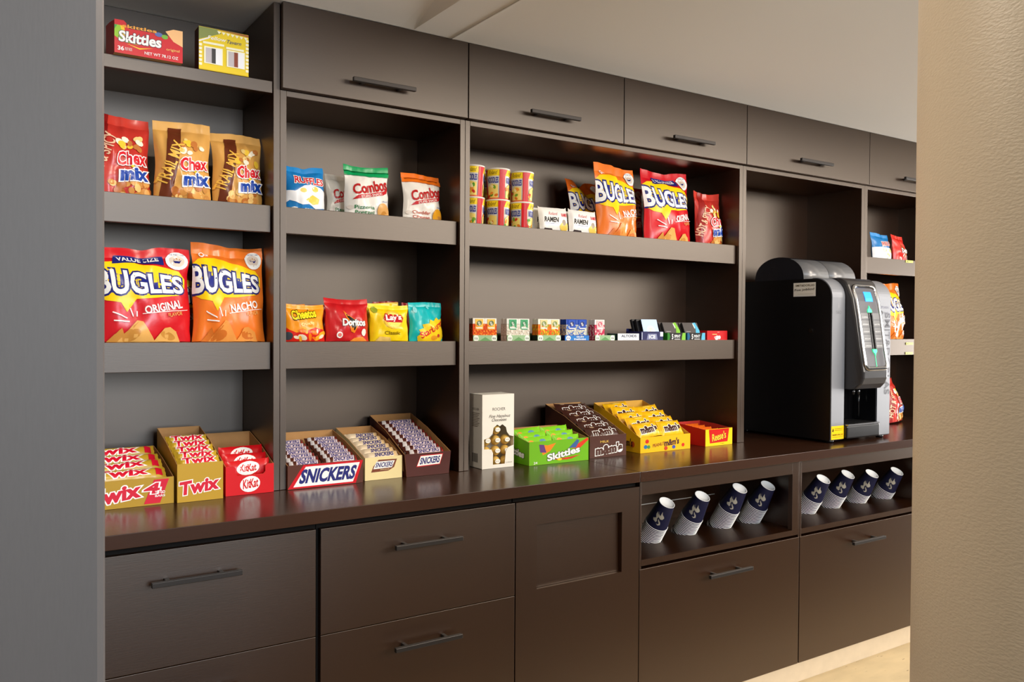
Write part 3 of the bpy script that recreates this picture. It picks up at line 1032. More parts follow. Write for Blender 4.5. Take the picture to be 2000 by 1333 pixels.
def sn_spots(ci):
    return rows_of(7, .012, .972 + .004 * ci, .165, 1.012 + .004 * ci)


fill('sn', BAR, 'candy_bar', 'brown nougat bar', '', 'candy bar', [(.840, ', column by the narrow divider,'), (.950, ', column by the cream carton,')], sn_spots, 50, 'brown nougat bars')
CRM = (232, 214, 158)
carton('cream carton with small brown nameplate between two brown cartons', 1.023, 1.1445, .005, .235, .068, .135, CRM,
       [P([(.16, .34), (.62, .36), (.78, .50), (.86, .86), (.36, .88), (.22, .60)], (120, 62, 40)), P([(.22, .48), (.72, .50), (.80, .80), (.30, .80)], WHITE), T('SNICKERS', .51, .65, .46, .22, NAVY, .03, .25, 0), T('Almond', .52, .44, .24, .06, CRM, .0)], inner=KRAFT)
fill('snc', lambda: wrapper(.108, .034, .020, (226, 206, 176), snick(0)[1:2] + [P([(.2, .1), (.9, .1), (.9, .16), (.2, .16)], (176, 120, 90)), P([(.84, .0), (.94, .0), (.98, 1), (.88, 1)], (214, 180, 130))], endw=.06), 'candy_bar', 'pale cream nougat bar', 'in the cream carton', 'candy bar',
     [(1.0835, '')], rows_of(6, .022, .977, .170, 1.018), 52, 'pale nougat bars')
DBR = (72, 26, 20)
carton('dark brown carton tallest at the back, beside the thick divider', 1.156, 1.303, -.004, .265, .070, .166, DBR,
       [P([(.22, .40), (.78, .44), (.86, .92), (.32, .90)], (196, 24, 36)), P([(.24, .44), (.77, .47), (.84, .88), (.325, .87)], WHITE), T('SNICKERS', .545, .665, .47, .30, NAVY, .04, .25, 2)], top_w=.007)
fill('snd', lambda: wrapper(.128, .034, .020, (78, 36, 28), snick(0), endw=.05), 'candy_bar', 'dark brown nougat bar', 'in the carton tallest at its back', 'candy bar',
     [(1.2295, '')], rows_of(9, .014, .978, .215, 1.048), 48, 'dark brown nougat bars')

# white chocolate carton
IV = (238, 234, 224)
t = thing('chocolate_carton', 'tall white chocolate carton with cut-out window beside the thick divider', 'carton', (1.487, -.004, ZC + .0005))
IVM = ink(IV, .5)
h, HT, D = .0615, .241, .080
q = MB()
out = [(-h, 0), (h, 0), (h, HT), (-h, HT)]
win = [(-.020, .012), (-.020, .050), (-.026, .062), (-.054, .064), (-.054, .096), (-.036, .100), (-.022, .112), (-.018, .132), (-.004, .142), (.006, .136), (.016, .142), (.030, .132), (.034, .116), (.044, .104), (.0605, .100), (.0605, .072), (.040, .066), (.030, .054), (.026, .012)]
import mathutils
tess = mathutils.geometry.tessellate_polygon([[Vector((x, z_, 0)) for x, z_ in out], [Vector((x, z_, 0)) for x, z_ in win[::-1]]])
pp = out + win[::-1]
A = q.pts([(x, 0, z_) for x, z_ in pp])
for f in tess:
    a, b_, c = [Vector(pp[k]) for k in f]
    g = f if (b_ - a).cross(c - a) > 0 else f[::-1]
    q.face([A[k] for k in g], IVM)
art(q, front(-h, h, 0, 0, HT), [T('ROCHER', .52, .80, .40, .040, (60, 50, 44), .0), T('Fine Hazelnut', .55, .705, .66, .042, (60, 50, 44), .0, .35), T('Chocolates', .53, .655, .46, .042, (60, 50, 44), .0, .35),
                                T('12 PIECES', .84, .065, .2, .012, (110, 100, 90), 0)], .0003, .5)
q.build('front_panel', t)
q = MB()
q.box(-h, h, .0015, D, 0, HT, IVM)
q2 = MB()
lf = plane((-h, D, 0), (0, -1, 0), (0, 0, 1), D, HT)
q3 = MB()
q3.box(-h, -h + .001, .001, D, 0, HT, IVM)
art(q3, lf, [T('ROCHER', .5, .80, .5, .03, (80, 66, 56), 0)] + [Rc(.2, .74 - .022 * k, .8 - .07 * (k % 3), .747 - .022 * k, (130, 112, 98)) for k in range(9)] + [Rc(.25 + .05 * k, .08, .27 + .05 * k + .012 * (k % 2), .2, (70, 60, 52)) for k in range(9)], .0004, .5)
q3.build('side_panel', t)
for nm, bx in (('side_panel', (h - .001, h, .001, D, 0, HT)), ('back_panel', (-h, h, D - .001, D, 0, HT)), ('top_panel', (-h, h, .0003, D, HT - .001, HT)), ('bottom_panel', (-h, h, .0003, D, 0, .001))):
    q = MB()
    q.box(*bx, IVM)
    q.build(nm, t)
CG = mat('gold_foil', (222, 184, 96), .34, .5, .25, bump=(160, .6))
k = 0
for r_ in range(4):
    for c_ in range(3):
        zc_, xc_ = ZC + .0205 + r_ * .0345, 1.487 + (c_ - 1) * .0375
        if r_ == 3 and c_ != 1:
            continue
        q = MB()
        prof = [(.0165 * math.sin(math.pi * a / 10), -.0165 * math.cos(math.pi * a / 10)) for a in range(11)]
        prof[0], prof[-1] = (.0008, -.0165), (.0008, .0165)
        q.lathe(prof, 16, CG, CG, CG)
        s9 = front(-.012, .012, -.0172, -.006, .009)
        art(q, s9, [El(.5, .5, .42, .5, (250, 246, 236), 12), T('ROCHER', .5, .5, .6, .22, (130, 96, 50), 0)], .0002)
        o = q.build('wrapped_chocolate')
        o.location = (xc_, .0155, zc_)
        tag(o, 'gold foil chocolate, white carton window, %s row up, %s' % (ORD[r_], ['column by the divider', 'middle column', 'column by the green carton'][c_] if r_ < 3 else 'alone on top'), 'chocolate', 'gold foil chocolates')

# green fruit candy
GRN = (108, 176, 22)
carton('bright green fruit candy carton beside the white chocolate carton', 1.594, 1.845, -.028, .155, .079, .105, GRN,
       [P([(.18, .86), (.30, .80), (.44, .88), (.34, .55), (.22, .40)], (236, 130, 34)), P([(.16, .86), (.24, .84), (.28, .50), (.18, .52)], (98, 58, 120)), P([(.70, .60), (.98, 1.0), (1.0, .9), (.84, .55)], (214, 60, 34)), P([(.66, .62), (.80, .96), (.84, .9), (.78, .60)], (60, 96, 150)),
        P([(.34, .22), (.50, .12), (.70, .14), (.86, .28), (.66, .22), (.50, .20)], (190, 60, 30)), T('Skittles', .57, .40, .56, .30, WHITE, .035, .05, 9, ((40, 40, 44), .04)), El(.5, .16, .04, .05, (240, 200, 40), 10), El(.62, .17, .04, .05, (214, 60, 34), 10), T('24', .10, .10, .06, .10, WHITE, .01)],
       [T('Skittles', .55, .5, .6, .3, WHITE, .05, 0, -8, ((40, 40, 44), .05))], rz=0)
sk = lambda: wrapper(.114, .075, .018, (126, 200, 28), [El(.2, .72, .10, .12, (240, 150, 50), 10), El(.62, .74, .12, .12, (90, 140, 170), 10), El(.82, .6, .08, .12, (240, 120, 40), 10), T('Skittles', .5, .42, .7, .26, WHITE, .05, .05, 4, ((40, 40, 44), .05))], endw=.06)
kk = 0
for k in range(3):
    for c_ in range(2):
        place_wrap('skp', sk, 'candy_pouch', 'green fruit candy pouch, %s row from the front, %s' % (ORD[k], ['beside the white carton', 'beside the brown carton'][c_]), 'candy pouch', (1.662 + .117 * c_, .012 + .034 * k, .965 + .011 * k), (-16, rj.uniform(-3, 3), rj.uniform(-2, 2)), 'green candy pouches')

# brown and yellow button candy
MBR = (74, 40, 30)


def mm(col, oc):
    return [T("m&m's", .5, .45, .74, .52, col, .06, .1, 4, (oc, .05)), El(.2, .85, .08, .08, (180, 150, 120), 8)]


carton('brown chocolate button carton between the green and yellow cartons', 1.864, 2.032, -.012, .255, .078, .172, MBR,
       [T("m&m's", .52, .38, .74, .44, MBR, .06, .08, 4, (WHITE, .06)), T('MILK', .40, .72, .24, .10, (220, 180, 80), .01)], [T("m&m's", .45, .5, .5, .4, WHITE, .03)])
fill('mmb', lambda: wrapper(.148, .062, .022, (66, 36, 28), mm((66, 36, 28), WHITE), endw=.06), 'candy_pouch', 'brown button candy pouch', 'in the brown carton', 'candy pouch',
     [(1.947, '')], rows_of(5, .020, .994, .195, 1.062), 42, 'brown candy pouches')
MYL = (236, 176, 20)
carton('yellow chocolate button carton with coloured dots beside the brown carton', 2.101, 2.356, -.012, .258, .058, .166, MYL,
       [T("m&m's", .62, .56, .30, .44, MBR, .05, .1, 4), T('PEANUT', .36, .46, .24, .22, (140, 80, 20), .03, .1, 6), El(.13, .72, .035, .13, (200, 40, 30), 12), El(.10, .38, .035, .13, (40, 110, 160), 12), El(.16, .36, .03, .12, (60, 130, 60), 12), El(.50, .18, .035, .13, (190, 60, 30), 12), El(.66, .22, .035, .12, (60, 80, 160), 12), El(.85, .3, .03, .12, (200, 40, 30), 12)],
       [T("m&m's", .30, .75, .30, .8, MBR, .03), El(.85, .5, .04, .2, (200, 80, 30), 10), T("m&m's", .72, .6, .26, .5, MBR, .03)], inner=ink((214, 160, 60), .6))
mmy = lambda: wrapper(.117, .068, .022, (242, 182, 22), [T("m&m's", .5, .45, .74, .5, (66, 36, 28), .06, .1, 4, (WHITE, .05)), El(.5, .85, .2, .07, (250, 210, 80), 8)], endw=.06)
for k in range(5):
    for c_ in range(2):
        if k == 4 and c_ == 1:
            continue
        y, z = rows_of(5, .030, .985, .195, 1.052)[k]
        place_wrap('mmy', mmy, 'candy_pouch', 'yellow button candy pouch, %s row from the front, %s' % (ORD[k], ['nearer the brown carton', 'nearer the small red carton'][c_]), 'candy pouch',
                   (2.1685 + .120 * c_ + rj.uniform(-.002, .002), y, z + rj.uniform(0, .006)), (-(38 + rj.uniform(-5, 5)), rj.uniform(-4, 4), rj.uniform(-2, 2)), 'yellow candy pouches')
# small red and yellow carton
t = carton('small red and yellow peanut cup carton at the end of its row', 2.441, 2.592, -.010, .165, .066, .078, (186, 24, 20),
           [Rc(0, 0, 1, 1, (248, 200, 26)), P([(.16, .16), (.82, .20), (.88, .98), (.12, .98)], (200, 26, 22)), T("Reese's", .50, .56, .52, .46, (250, 206, 60), .02, .1, 8, ((120, 40, 16), .025)), T('cups', .62, .09, .14, .06, (90, 60, 20), 0)], inner=ink((170, 40, 30), .6))
for k in range(4):
    place_wrap('ree', lambda: wrapper(.070, .052, .018, (216, 96, 22), [T("Reese's", .5, .5, .7, .4, (250, 206, 60), .03, .1, 4)], endw=.06), 'candy_pouch', 'orange peanut cup pack in the small red carton, %s from the front' % ORD[k], 'candy pouch',
               (2.517, .022 + .036 * k, .949 + .003 * k), (-20, 0, 0), 'orange peanut cup packs')

# cartons on the topmost shelf
z = ZA1 + .0004
carton('red fruit candy carton with rainbow print on the topmost shelf', .340, .501, -.022, .115, .082, .104, (206, 34, 40),
       [P([(.0, .84), (.11, .84), (.12, .55), (.22, .40), (.34, .32), (.12, .36), (.0, .50)], (150, 200, 40)), P([(.0, .70), (.04, .84), (.0, .84)], (70, 160, 70)), P([(.08, .84), (.14, .84), (.15, .6), (.2, .5), (.12, .56)], (250, 200, 30)),
        P([(.74, .9), (.86, .62), (1, .5), (1, 1), (.86, 1)], (246, 190, 130)), P([(.16, .32), (.36, .24), (.56, .30), (.36, .20)], (250, 200, 30)), T('Skittles', .37, .52, .62, .34, WHITE, .035, .05, 0, ((70, 50, 60), .035)), El(.64, .76, .06, .07, (90, 110, 170), 10), El(.73, .72, .05, .07, (120, 180, 60), 10),
        T('skittles', .36, .84, .5, .10, (250, 170, 60), .02), T('36', .09, .15, .09, .13, WHITE, .03), T('FRUIT PACKS', .20, .15, .10, .09, WHITE, .0), T('NET WT 78.12 OZ', .68, .12, .50, .09, WHITE, .01), T('original', .85, .34, .20, .10, (250, 210, 120), .0)], z=z, cut=(.17, .84, .018))
place_wrap('skr', lambda: wrapper(.145, .070, .02, (200, 26, 34), [T('Skittles', .5, .5, .7, .4, WHITE, .05)], endw=.06), 'candy_pouch', 'red fruit candy pouch inside the red carton on the topmost shelf', 'candy pouch', (.4205, .018, z + .040), (-10, 0, 0), None)
t = thing('biscuit_box', 'yellow box printed with a yellow house front on the topmost shelf', 'box', (.6115, .0005, z))
q = MB()
q.box(-.065, .065, 0, .045, 0, .112, ink((238, 208, 40), .4), dict(l=ink((60, 36, 20), .5), r=ink((60, 36, 20), .5)))
YW = (250, 246, 214)
house = [P([(.0, 1.0), (0, .70), (.2, .80), (.45, .92), (.36, 1.0)], (140, 150, 86)), P([(.0, .68), (.22, .80), (.22, .77), (.0, .64)], WHITE), P([(.34, 1), (1, .95), (1, 1)], (168, 96, 60))] + \
    [P([(.36 + .09 * k, .97 - .006 * k), (.44 + .09 * k, .965 - .006 * k), (.40 + .09 * k, .90 - .006 * k)], YW) for k in range(7)] + \
    [T('Fellow', .36, .78, .36, .09, WHITE, .01, .3, 0), T('Tavern', .70, .76, .30, .09, (80, 90, 110), .01, .3, 0), Rc(.08, .62, .50, .67, YW), Rc(.54, .58, .90, .63, YW)] + \
    [Rc(.0, .10 + .09 * k, .06, .16 + .09 * k, YW) for k in range(6)] + [Rc(.94, .10 + .09 * k, 1.0, .16 + .09 * k, YW) for k in range(9)]
for u in (.10, .55):
    house += [Rc(u, .16, u + .37, .56, YW), Rc(u + .03, .18, u + .15, .53, (196, 188, 190)), Rc(u + .15, .18, u + .23, .53, (70, 66, 64) if u < .3 else (140, 70, 50)), Rc(u + .23, .17, u + .35, .54, (244, 244, 246))]
house += [Rc(0, .0, 1, .02, (220, 190, 20))]
art(q, front(-.065, .065, 0, 0, .112), house, .0003, .35)
q.build('box_body', t)
q = MB()
q.box(-.065, .065, .0002, .045, .1121, .1129, ink((238, 208, 40), .4))
q.build('lid_flap', t)

# ------------------------------------------------------------------ noodle cups and packs
zs = ZB1 - DROP_B + .0004


def noodle_cup(label, x, y, z, turn):
    t = thing('noodle_cup', label, 'noodle cup', (x, y, z), R(turn), 'yellow and red noodle cups')
    HH, r0, r1 = .102, .033, .0405
    q = MB()
    WH = ink((240, 236, 228), .3)
    q.lathe([(r0, 0), (r1, HH)], 40, WH, WH)
    n, a0, a1 = 20, 135.0, 345.0
    us = [i / n for i in range(n + 1)]
    rows = []
    for v in (0, 1):
        rows.append([((r0 + (r1 - r0) * v) * math.cos(R(a0 + (a1 - a0) * u)), (r0 + (r1 - r0) * v) * math.sin(R(a0 + (a1 - a0) * u)), HH * v) for u in us])
    W = math.pi * .037 * (a1 - a0) / 180
    half = []
    for o in (0, .5):
        half += [Rc(o + .14, .76, o + .5, .96, (248, 216, 40)), P([(o, .0), (o + .16, .0), (o + .14, .75), (o + .2, .96), (o, .96)], (206, 28, 36)), T('Roland', o + .34, .865, .20, .13, (60, 40, 20), .0, .3, 0),
                 T('NOODLES', o + .33, .62, .29, .20, (44, 62, 160), .03, .0, 0), P([(o + .18, .04), (o + .46, .04), (o + .46, .46), (o + .3, .5), (o + .18, .38)], (246, 220, 120)), Rc(o + .17, .0, o + .5, .05, (220, 110, 70))]
        half += [El(o + .18 + .26 * rj.random(), .08 + .36 * rj.random(), .035, .07, c, 8, rj.uniform(0, 180)) for c in [(222, 120, 40), (90, 160, 50), (240, 180, 50), (206, 60, 40), (120, 170, 50), (238, 150, 60), (250, 236, 180)]]
    art(q, Surf(rows, us, [0, 1], W, HH), half, .0008, .25)
    q.build('cup_body', t)
    q = MB()
    q.lathe([(r1 - .001, HH - .004), (r1 + .0016, HH - .003), (r1 + .0016, HH + .0005), (r1 - .0005, HH + .0012)], 40, WH, WH, WH)
    q.build('lid', t)
    return t


for i, (x, tn) in enumerate(((1.437, 24), (1.537, 0), (1.634, -4))):
    wh = ['nearest the thick divider', 'in the middle of the front row', 'nearest the noodle packs'][i]
    noodle_cup('noodle cup standing on the shelf, bottom layer, %s' % wh, x, .085, zs, tn)
    noodle_cup('noodle cup stacked on another, upper layer, %s' % wh, x, .085, zs + .1037, tn + 6)
    if i:
        noodle_cup('noodle cup, second row, bottom layer, behind the one %s' % wh, x + .004, .178, zs, tn + 10)
        noodle_cup('noodle cup, second row, upper layer, behind the one %s' % wh, x + .016 * i, .178, zs + .1037, tn + 10)

ram = lambda: wrapper(.125, .098, .028, (240, 236, 230), [T('Roland', .44, .74, .30, .13, (190, 60, 70), 0, .3, 0), T('RAMEN', .36, .50, .50, .20, (24, 22, 22), .03, .15, 0), T('RAMEN', .84, .70, .22, .14, (214, 60, 70), .02),
                                                          El(.80, .24, .17, .16, (232, 196, 90), 14), El(.80, .40, .06, .12, (150, 130, 110), 8), P([(.08, .10), (.40, .10), (.36, .16), (.1, .17)], (70, 60, 60)), Rc(.12, .34, .6, .355, (120, 130, 170))], endw=.045, seed=4)
for k, (x, y, rz_, wh) in enumerate(((1.752, .062, 3, 'front pack beside the noodle cups'), (1.748, .098, 1, 'second pack back beside the noodle cups'), (1.744, .134, 3, 'third pack back beside the noodle cups'),
                                      (1.882, .062, 2, 'front pack beside the tall orange bag'), (1.880, .100, -2, 'second pack back beside the tall orange bag'))):
    place_wrap('ram', ram, 'noodle_pack', 'white dry noodle pack, %s' % wh, 'noodle pack', (x, y, zs + .0500), (-8, (-1.5, 1, 0, 1, -1)[k], rz_), 'white noodle packs')

# ------------------------------------------------------------------ mints and gum
zm = ZC1 - DROP_C + .0004
pel = random.Random(9)


def mint_box(kind):
    cap, pell, lab, ink2 = kind
    t = thing('mint_box', 'x', 'mint box')
    w, d, h_ = .046, .017, .056
    q = MB()
    body = mat('mint_case_%d_%d_%d' % pell[0], pell[0], .18, .5)
    q.box(-w / 2, w / 2, 0, d, 0, h_, body)
    it = [El(pel.uniform(.05, .95), pel.uniform(.05, .95), .075, .055, pell[1 + k % (len(pell) - 1)], 9, pel.uniform(0, 180)) for k in range(46)]
    art(q, front(-w / 2, w / 2, 0, 0, h_), it, .0002, .2)
    it = [El(pel.uniform(.1, .9), pel.uniform(.05, .95), .18, .05, pell[1 + k % (len(pell) - 1)], 9, pel.uniform(0, 180)) for k in range(22)]
    art(q, plane((-w / 2, d, 0), (0, -1, 0), (0, 0, 1), d, h_), it, .0002, .2)
    q.build('case', t)
    q = MB()
    q.box(-w / 2, w / 2, 0, d, h_, h_ + .019, mat('mint_cap_%d_%d_%d' % cap, cap, .2, .5))
    q.build('cap', t, .0015)
    q = MB()
    q.box(-.014, .016, -.0013, -.0004, h_ - .018, h_ + .016, ink(lab, .3))
    art(q, front(-.014, .016, -.0013, h_ - .018, h_ + .016), [El(.5, .60, .34, .26, ink2, 14, 20), T('tic', .45, .68, .26, .20, WHITE, .02, 0, 12), T('tac', .55, .50, .28, .20, WHITE, .02, 0, 12), Rc(.1, .1, .9, .2, WHITE)], .0002, .3)
    q.build('printed_label', t)
    return t


def low_tray(label, x0, x1, y0, y1, h_, colr, items, top=None):
    t = thing('counter_tray', label, 'display tray', ((x0 + x1) / 2, y0, zm))
    w, d, e = (x1 - x0) / 2, y1 - y0, .0012
    m = ink(colr, .4)
    q = MB()
    q.box(-w, w, 0, e, 0, h_, m)
    art(q, front(-w, w, 0, 0, h_), items, .0002, .35)
    q.build('front_panel', t)
    for nm, bx in (('side_panel', (-w, -w + e, e, d, 0, h_)), ('side_panel', (w - e, w, e, d, 0, h_)), ('back_panel', (-w + e, w - e, d - e, d, 0, h_ * 1.3)), ('bottom_panel', (-w + e, w - e, e, d - e, 0, .0008))):
        q = MB()
        q.box(*bx, ink(top, .4) if (top and nm == 'side_panel') else m)
        q.build(nm, t)
    return t


LG = (150, 186, 140)
TT = [El(.12, .5, .11, .55, (232, 240, 230), 14), El(.88, .5, .11, .55, (232, 240, 230), 14), T('tic tac', .12, .5, .14, .4, (60, 80, 60), .02), T('tic tac', .88, .5, .14, .4, (60, 80, 60), .02), P([(.25, .05), (.5, .7), (.75, .05)], (96, 150, 90))]
kinds = [
    ('orange', ((240, 236, 226), [(214, 74, 20), (238, 110, 30), (250, 150, 60)], (240, 190, 70), (90, 110, 60)), 1.4155, 1.5075, TT, LG),
    ('white and green', ((238, 238, 230), [(214, 206, 190), (240, 236, 226), (226, 216, 200)], (70, 160, 110), (40, 130, 80)), 1.548, 1.640, TT, LG),
    ('mixed orange and green', ((238, 238, 226), [(226, 130, 40), (250, 190, 50), (236, 90, 40), (150, 170, 50)], (220, 206, 150), (120, 140, 70)), 1.673, 1.772, TT, LG),
    ('blue gum', ((30, 70, 170), [(190, 190, 190), (236, 226, 190), (80, 120, 200)], (30, 76, 180), (20, 40, 110)), 1.790, 1.897,
     [Rc(0, .1, 1, .9, (30, 120, 200)), El(.14, .5, .1, .42, WHITE, 12), T('tic tac', .14, .5, .14, .34, (30, 70, 160), .02), T('freshmint', .62, .32, .5, .3, WHITE, .03), T('GUM', .62, .7, .3, .26, WHITE, .03)], (24, 70, 160)),
    ('pink and white', ((236, 230, 224), [(196, 60, 90), (236, 200, 196), (226, 150, 160)], (234, 190, 190), (200, 90, 110)), 1.926, 2.018, TT, LG)]
for ki, (nm, kd, x0, x1, items, tc_) in enumerate(kinds):
    low_tray('small counter tray holding the %s mint boxes' % nm, x0, x1, .0385, .115, .020, tc_, items, (30, 44, 30) if ki != 3 else (20, 30, 90))
    p0 = mint_box(kd)
    first = True
    spots = [(r_, c_) for r_ in range(2) for c_ in range(2)] if ki < 4 else [(0, 0), (1, 0)]
    for r_, c_ in spots:
        o = p0 if first else copy_tree(p0)
        first = False
        xm = (x0 + x1) / 2
        o.location = (xm + (-.0232 if c_ == 0 else .0232), .0415 + .019 * r_ + (.016 if False else 0), zm + .001)
        tag(o, '%s mint box, %s row of its tray, %s' % (nm, ['front', 'rear'][r_], ['nearer the thick divider', 'further from the divider'][c_]), 'mint box', nm + ' mint boxes')
q = MB()
q.box(-.023, .023, -.0085, .0085, 0, .017, mat('mint_case_196_60_90', (196, 60, 90), .18, .5), dict(f=ink((236, 206, 204), .25)))
o = q.build('mint_box', None, .001, (1.9935, .0505, zm + .0012))
o.rotation_euler = (0, 0, R(4))
tag(o, 'pink mint box lying on its side in the pink and white tray', 'mint box')

q = MB()
q.box(-.052, .052, 0, .060, 0, .026, ink((226, 228, 230), .35), dict(l=ink((30, 60, 60), .4)))
art(q, front(-.052, .052, 0, 0, .026), [Rc(0, .0, 1, .30, (244, 244, 244)), T('ALTOIDS', .52, .66, .72, .36, (60, 66, 96), .03), T('PEPPERMINT', .55, .16, .6, .14, (150, 156, 176), .0)], .0003, .35)
o = q.build('mint_tin', None, .002, (2.087, .042, zm))
tag(o, 'flat white mint tin lying beside the pink mint tray', 'mint tin')
low_tray('navy counter tray holding the pale blue gum pack', 2.148, 2.259, .0395, .125, .034, (32, 34, 84), [P([(.25, .1), (.75, .1), (.70, .75), (.30, .75)], (120, 124, 160)), T('ICE', .5, .42, .3, .4, WHITE, .03), Rc(.86, .45, 1, .95, (210, 214, 226)), Rc(.02, .1, .05, .9, (200, 204, 220))])


def stand_pack(label, x, y, z, w, d, h_, base_, items, side=None, tilt=-18, rz=0, name='gum_pack', group=None):
    q = MB()
    q.box(-w / 2, w / 2, 0, d, 0, h_, ink(base_, .3), dict(l=ink(side or base_, .35)))
    art(q, front(-w / 2, w / 2, 0, 0, h_), items, .0003, .28)
    o = q.build(name, None, .0012, (x, y, z))
    o.rotation_euler = (R(tilt), 0, R(rz))
    return tag(o, label, 'gum pack', group)


stand_pack('pale blue gum pack standing upright in the navy tray', 2.214, .047, zm + .006, .080, .012, .078, (184, 206, 232), [El(.5, .42, .26, .26, (226, 232, 240), 14), El(.5, .42, .15, .15, (236, 214, 190), 12), P([(0, .0), (1, 0), (1, .16), (.5, .24), (0, .14)], (60, 140, 200)), T('ice', .45, .42, .36, .2, WHITE, .03)], (20, 20, 24))
for k in range(2):
    stand_pack('black speckled gum pack leaning %s behind the pale blue pack' % ['directly', 'furthest'][k], 2.200 - .006 * k, .062 + .018 * k, zm + .0065, .075, .012, .078, (24, 24, 28), [], (30, 30, 34))
    for j in range(1):
        pass
for nm, x0, x1, c1, c2 in (('green', 2.282, 2.378, (128, 190, 60), (40, 120, 30)), ('blue', 2.388, 2.486, (90, 180, 214), (20, 90, 130))):
    low_tray('black counter tray with %s stripes for gum packs' % nm, x0, x1, .0395, .13, .029, (22, 22, 24), [P([(.0, .0), (.10, .0), (.16, .5), (.10, 1), (.0, 1)], c2), P([(.78, .0), (1, .0), (1, 1), (.84, 1), (.80, .5)], c1), T('5', .28, .5, .08, .7, WHITE, .03), T('SPRNT' if nm == 'green' else 'MINT', .54, .55, .34, .40, (220, 220, 220), .03), Rc(.38, .12, .70, .22, (190, 190, 190))], c2)
    for k in range(3):
        stand_pack('dark gum pack with %s wave, %s from the front of its tray' % (nm, ORD[k]), (x0 + x1) / 2 - .003, (.046 + .020 * k), zm + .0058, .083, .011, .070, (84, 78, 76), [P([(.62, .0), (.90, .0), (1.0, .5), (.86, 1.0), (.66, .96), (.78, .6)], c1), P([(.66, .9), (.7, .95), (.76, .7), (.72, .6)], (230, 240, 220)), Rc(.1, .42, .4, .46, (160, 156, 152))], (44, 40, 40), -24, 0, group='dark gum packs with %s waves' % nm)
q = MB()
q.box(-.058, .058, 0, .07, 0, .038, ink((196, 22, 28), .4))
art(q, front(-.058, .058, 0, 0, .038), [El(.48, .26, .10, .22, WHITE, 10, 20), El(.60, .30, .07, .2, (240, 210, 210), 9, -20), El(.4, .3, .06, .12, (230, 170, 170), 9), Rc(.25, .58, .48, .66, (240, 190, 120)), Rc(.5, .82, .6, .87, (240, 170, 160))], .0003, .35)
o = q.build('gum_box', None, .001, (2.556, .040, zm))
tag(o, 'small red gum box at the far end of the mint row', 'gum box')

# ------------------------------------------------------------------ price tags
TAGM = ink((226, 224, 90), .5)
for x, z_, lab in ((3.851, 1.6995, 'yellow price tag on the shelf edge below the small red bag'), (3.862, 1.3030, 'yellow price tag on the shelf edge below the orange nacho bag'), (3.859, 1.2565, 'yellow price tag at the bottom of the shelf edge past the coffee machine')):
    q = MB()
    q.box(-.030, .030, -.0012, .0, -.0055, .0055, TAGM)
    art(q, front(-.030, .030, -.0012, -.0055, .0055), [Rc(.1, .25, .34, .75, (120, 116, 50)), Rc(.45, .4, .9, .6, (150, 146, 70))], .0002)
    tag(q.build('price_tag', None, 0, (x, .0146, z_)), lab, 'price tag', 'yellow price tags')

# ------------------------------------------------------------------ coffee machine
mx0, mx1 = 2.9335, 3.336
t = thing('coffee_machine', 'tall black and silver coffee machine standing on the worktop', 'coffee machine', (3.1345, 0, ZC + .0005))
ox, oz = 3.1345, ZC + .0005


def yz(*p):
    return [(a, b_ - oz) for a, b_ in p]


def arc(cy_, cz_, r, a0, a1, n=8, ry=1.0):
    return [(cy_ + r * ry * math.cos(R(a0 + (a1 - a0) * k / n)), cz_ + r * math.sin(R(a0 + (a1 - a0) * k / n))) for k in range(n + 1)]


Z0, Z1 = .922, 1.577
prof_side = [(.27, Z0), (.27, Z1)] + arc(-.135, Z1 - .078, .078, 90, 180, 10, 1.0) + [(-.213, Z0)]
q = MB()
q.prism_x(yz(*prof_side)[::-1], mx0 - ox, 3.018 - ox, BLACKP)
q.prism_x(yz(*prof_side)[::-1], 3.246 - ox, mx1 - ox, BLACKP)
q.prism_x(yz((.27, Z0), (.27, Z1), (-.10, Z1), (-.10, Z0))[::-1], 3.018 - ox, 3.246 - ox, BLACKP)
q.build('body', t)
for xa, xb_, nm in ((2.936, 3.0185, 'l'), (3.2455, 3.3355, 'r')):
    outer = [(-.122, Z1 + .0035)] + arc(-.135, Z1 - .078, .0815, 90, 180, 12) + [(-.2165, Z0 + .004)]
    inner = [(-.2125, Z0 + .004)] + arc(-.135, Z1 - .078, .0775, 180, 90, 12) + [(-.122, Z1 - .0005)]
    q = MB()
    q.prism_x(yz(*(outer + inner)), xa - ox, xb_ - ox, SILVER)
    if nm == 'l':
        art(q, front(xa - ox, xb_ - ox, -.2165, Z0 - oz, 1.49 - oz), [P([(.5, .93), (.56, .95), (.5, .985), (.44, .95)], (150, 150, 154)), T('S&D', .5, .91, .42, .022, (120, 120, 124), .0), P([(.3, .955), (.4, .93), (.38, .925)], (150, 150, 154)), P([(.7, .955), (.6, .93), (.62, .925)], (150, 150, 154))], .0004)
    else:
        s9 = plane((3.296 - ox, -.2170, 1.440 - oz), (0, 0, -1), (1, 0, 0), .345, .036)
        art(q, s9, [T('SMIT&DORLAS', .5, .5, 1.0, .95, (96, 96, 102), .01)], .0003)
        art(q, front(xa - ox, xb_ - ox, -.2165, Z0 - oz, 1.49 - oz), [T('SPLASH', .5, .955, .62, .018, (110, 110, 130), 0), T('fresh', .62, .915, .4, .018, (120, 120, 130), 0), El(.26, .915, .10, .014, (60, 60, 66), 10)], .0004)
    q.build('silver_column', t)
# brew head
hx0, hx1 = 3.019, 3.226
head = [(-.101, 1.128), (-.101, 1.581), (-.165, 1.581)] + arc(-.178, 1.530, .051, 90, 165, 7, 1.05) + [(-.247, 1.50), (-.262, 1.42), (-.280, 1.30), (-.298, 1.20), (-.297, 1.175), (-.286, 1.150), (-.262, 1.130), (-.24, 1.126)]
q = MB()
hp = yz(*head)
nn = len(hp)
# the front narrows slightly: side walls lean in towards the front


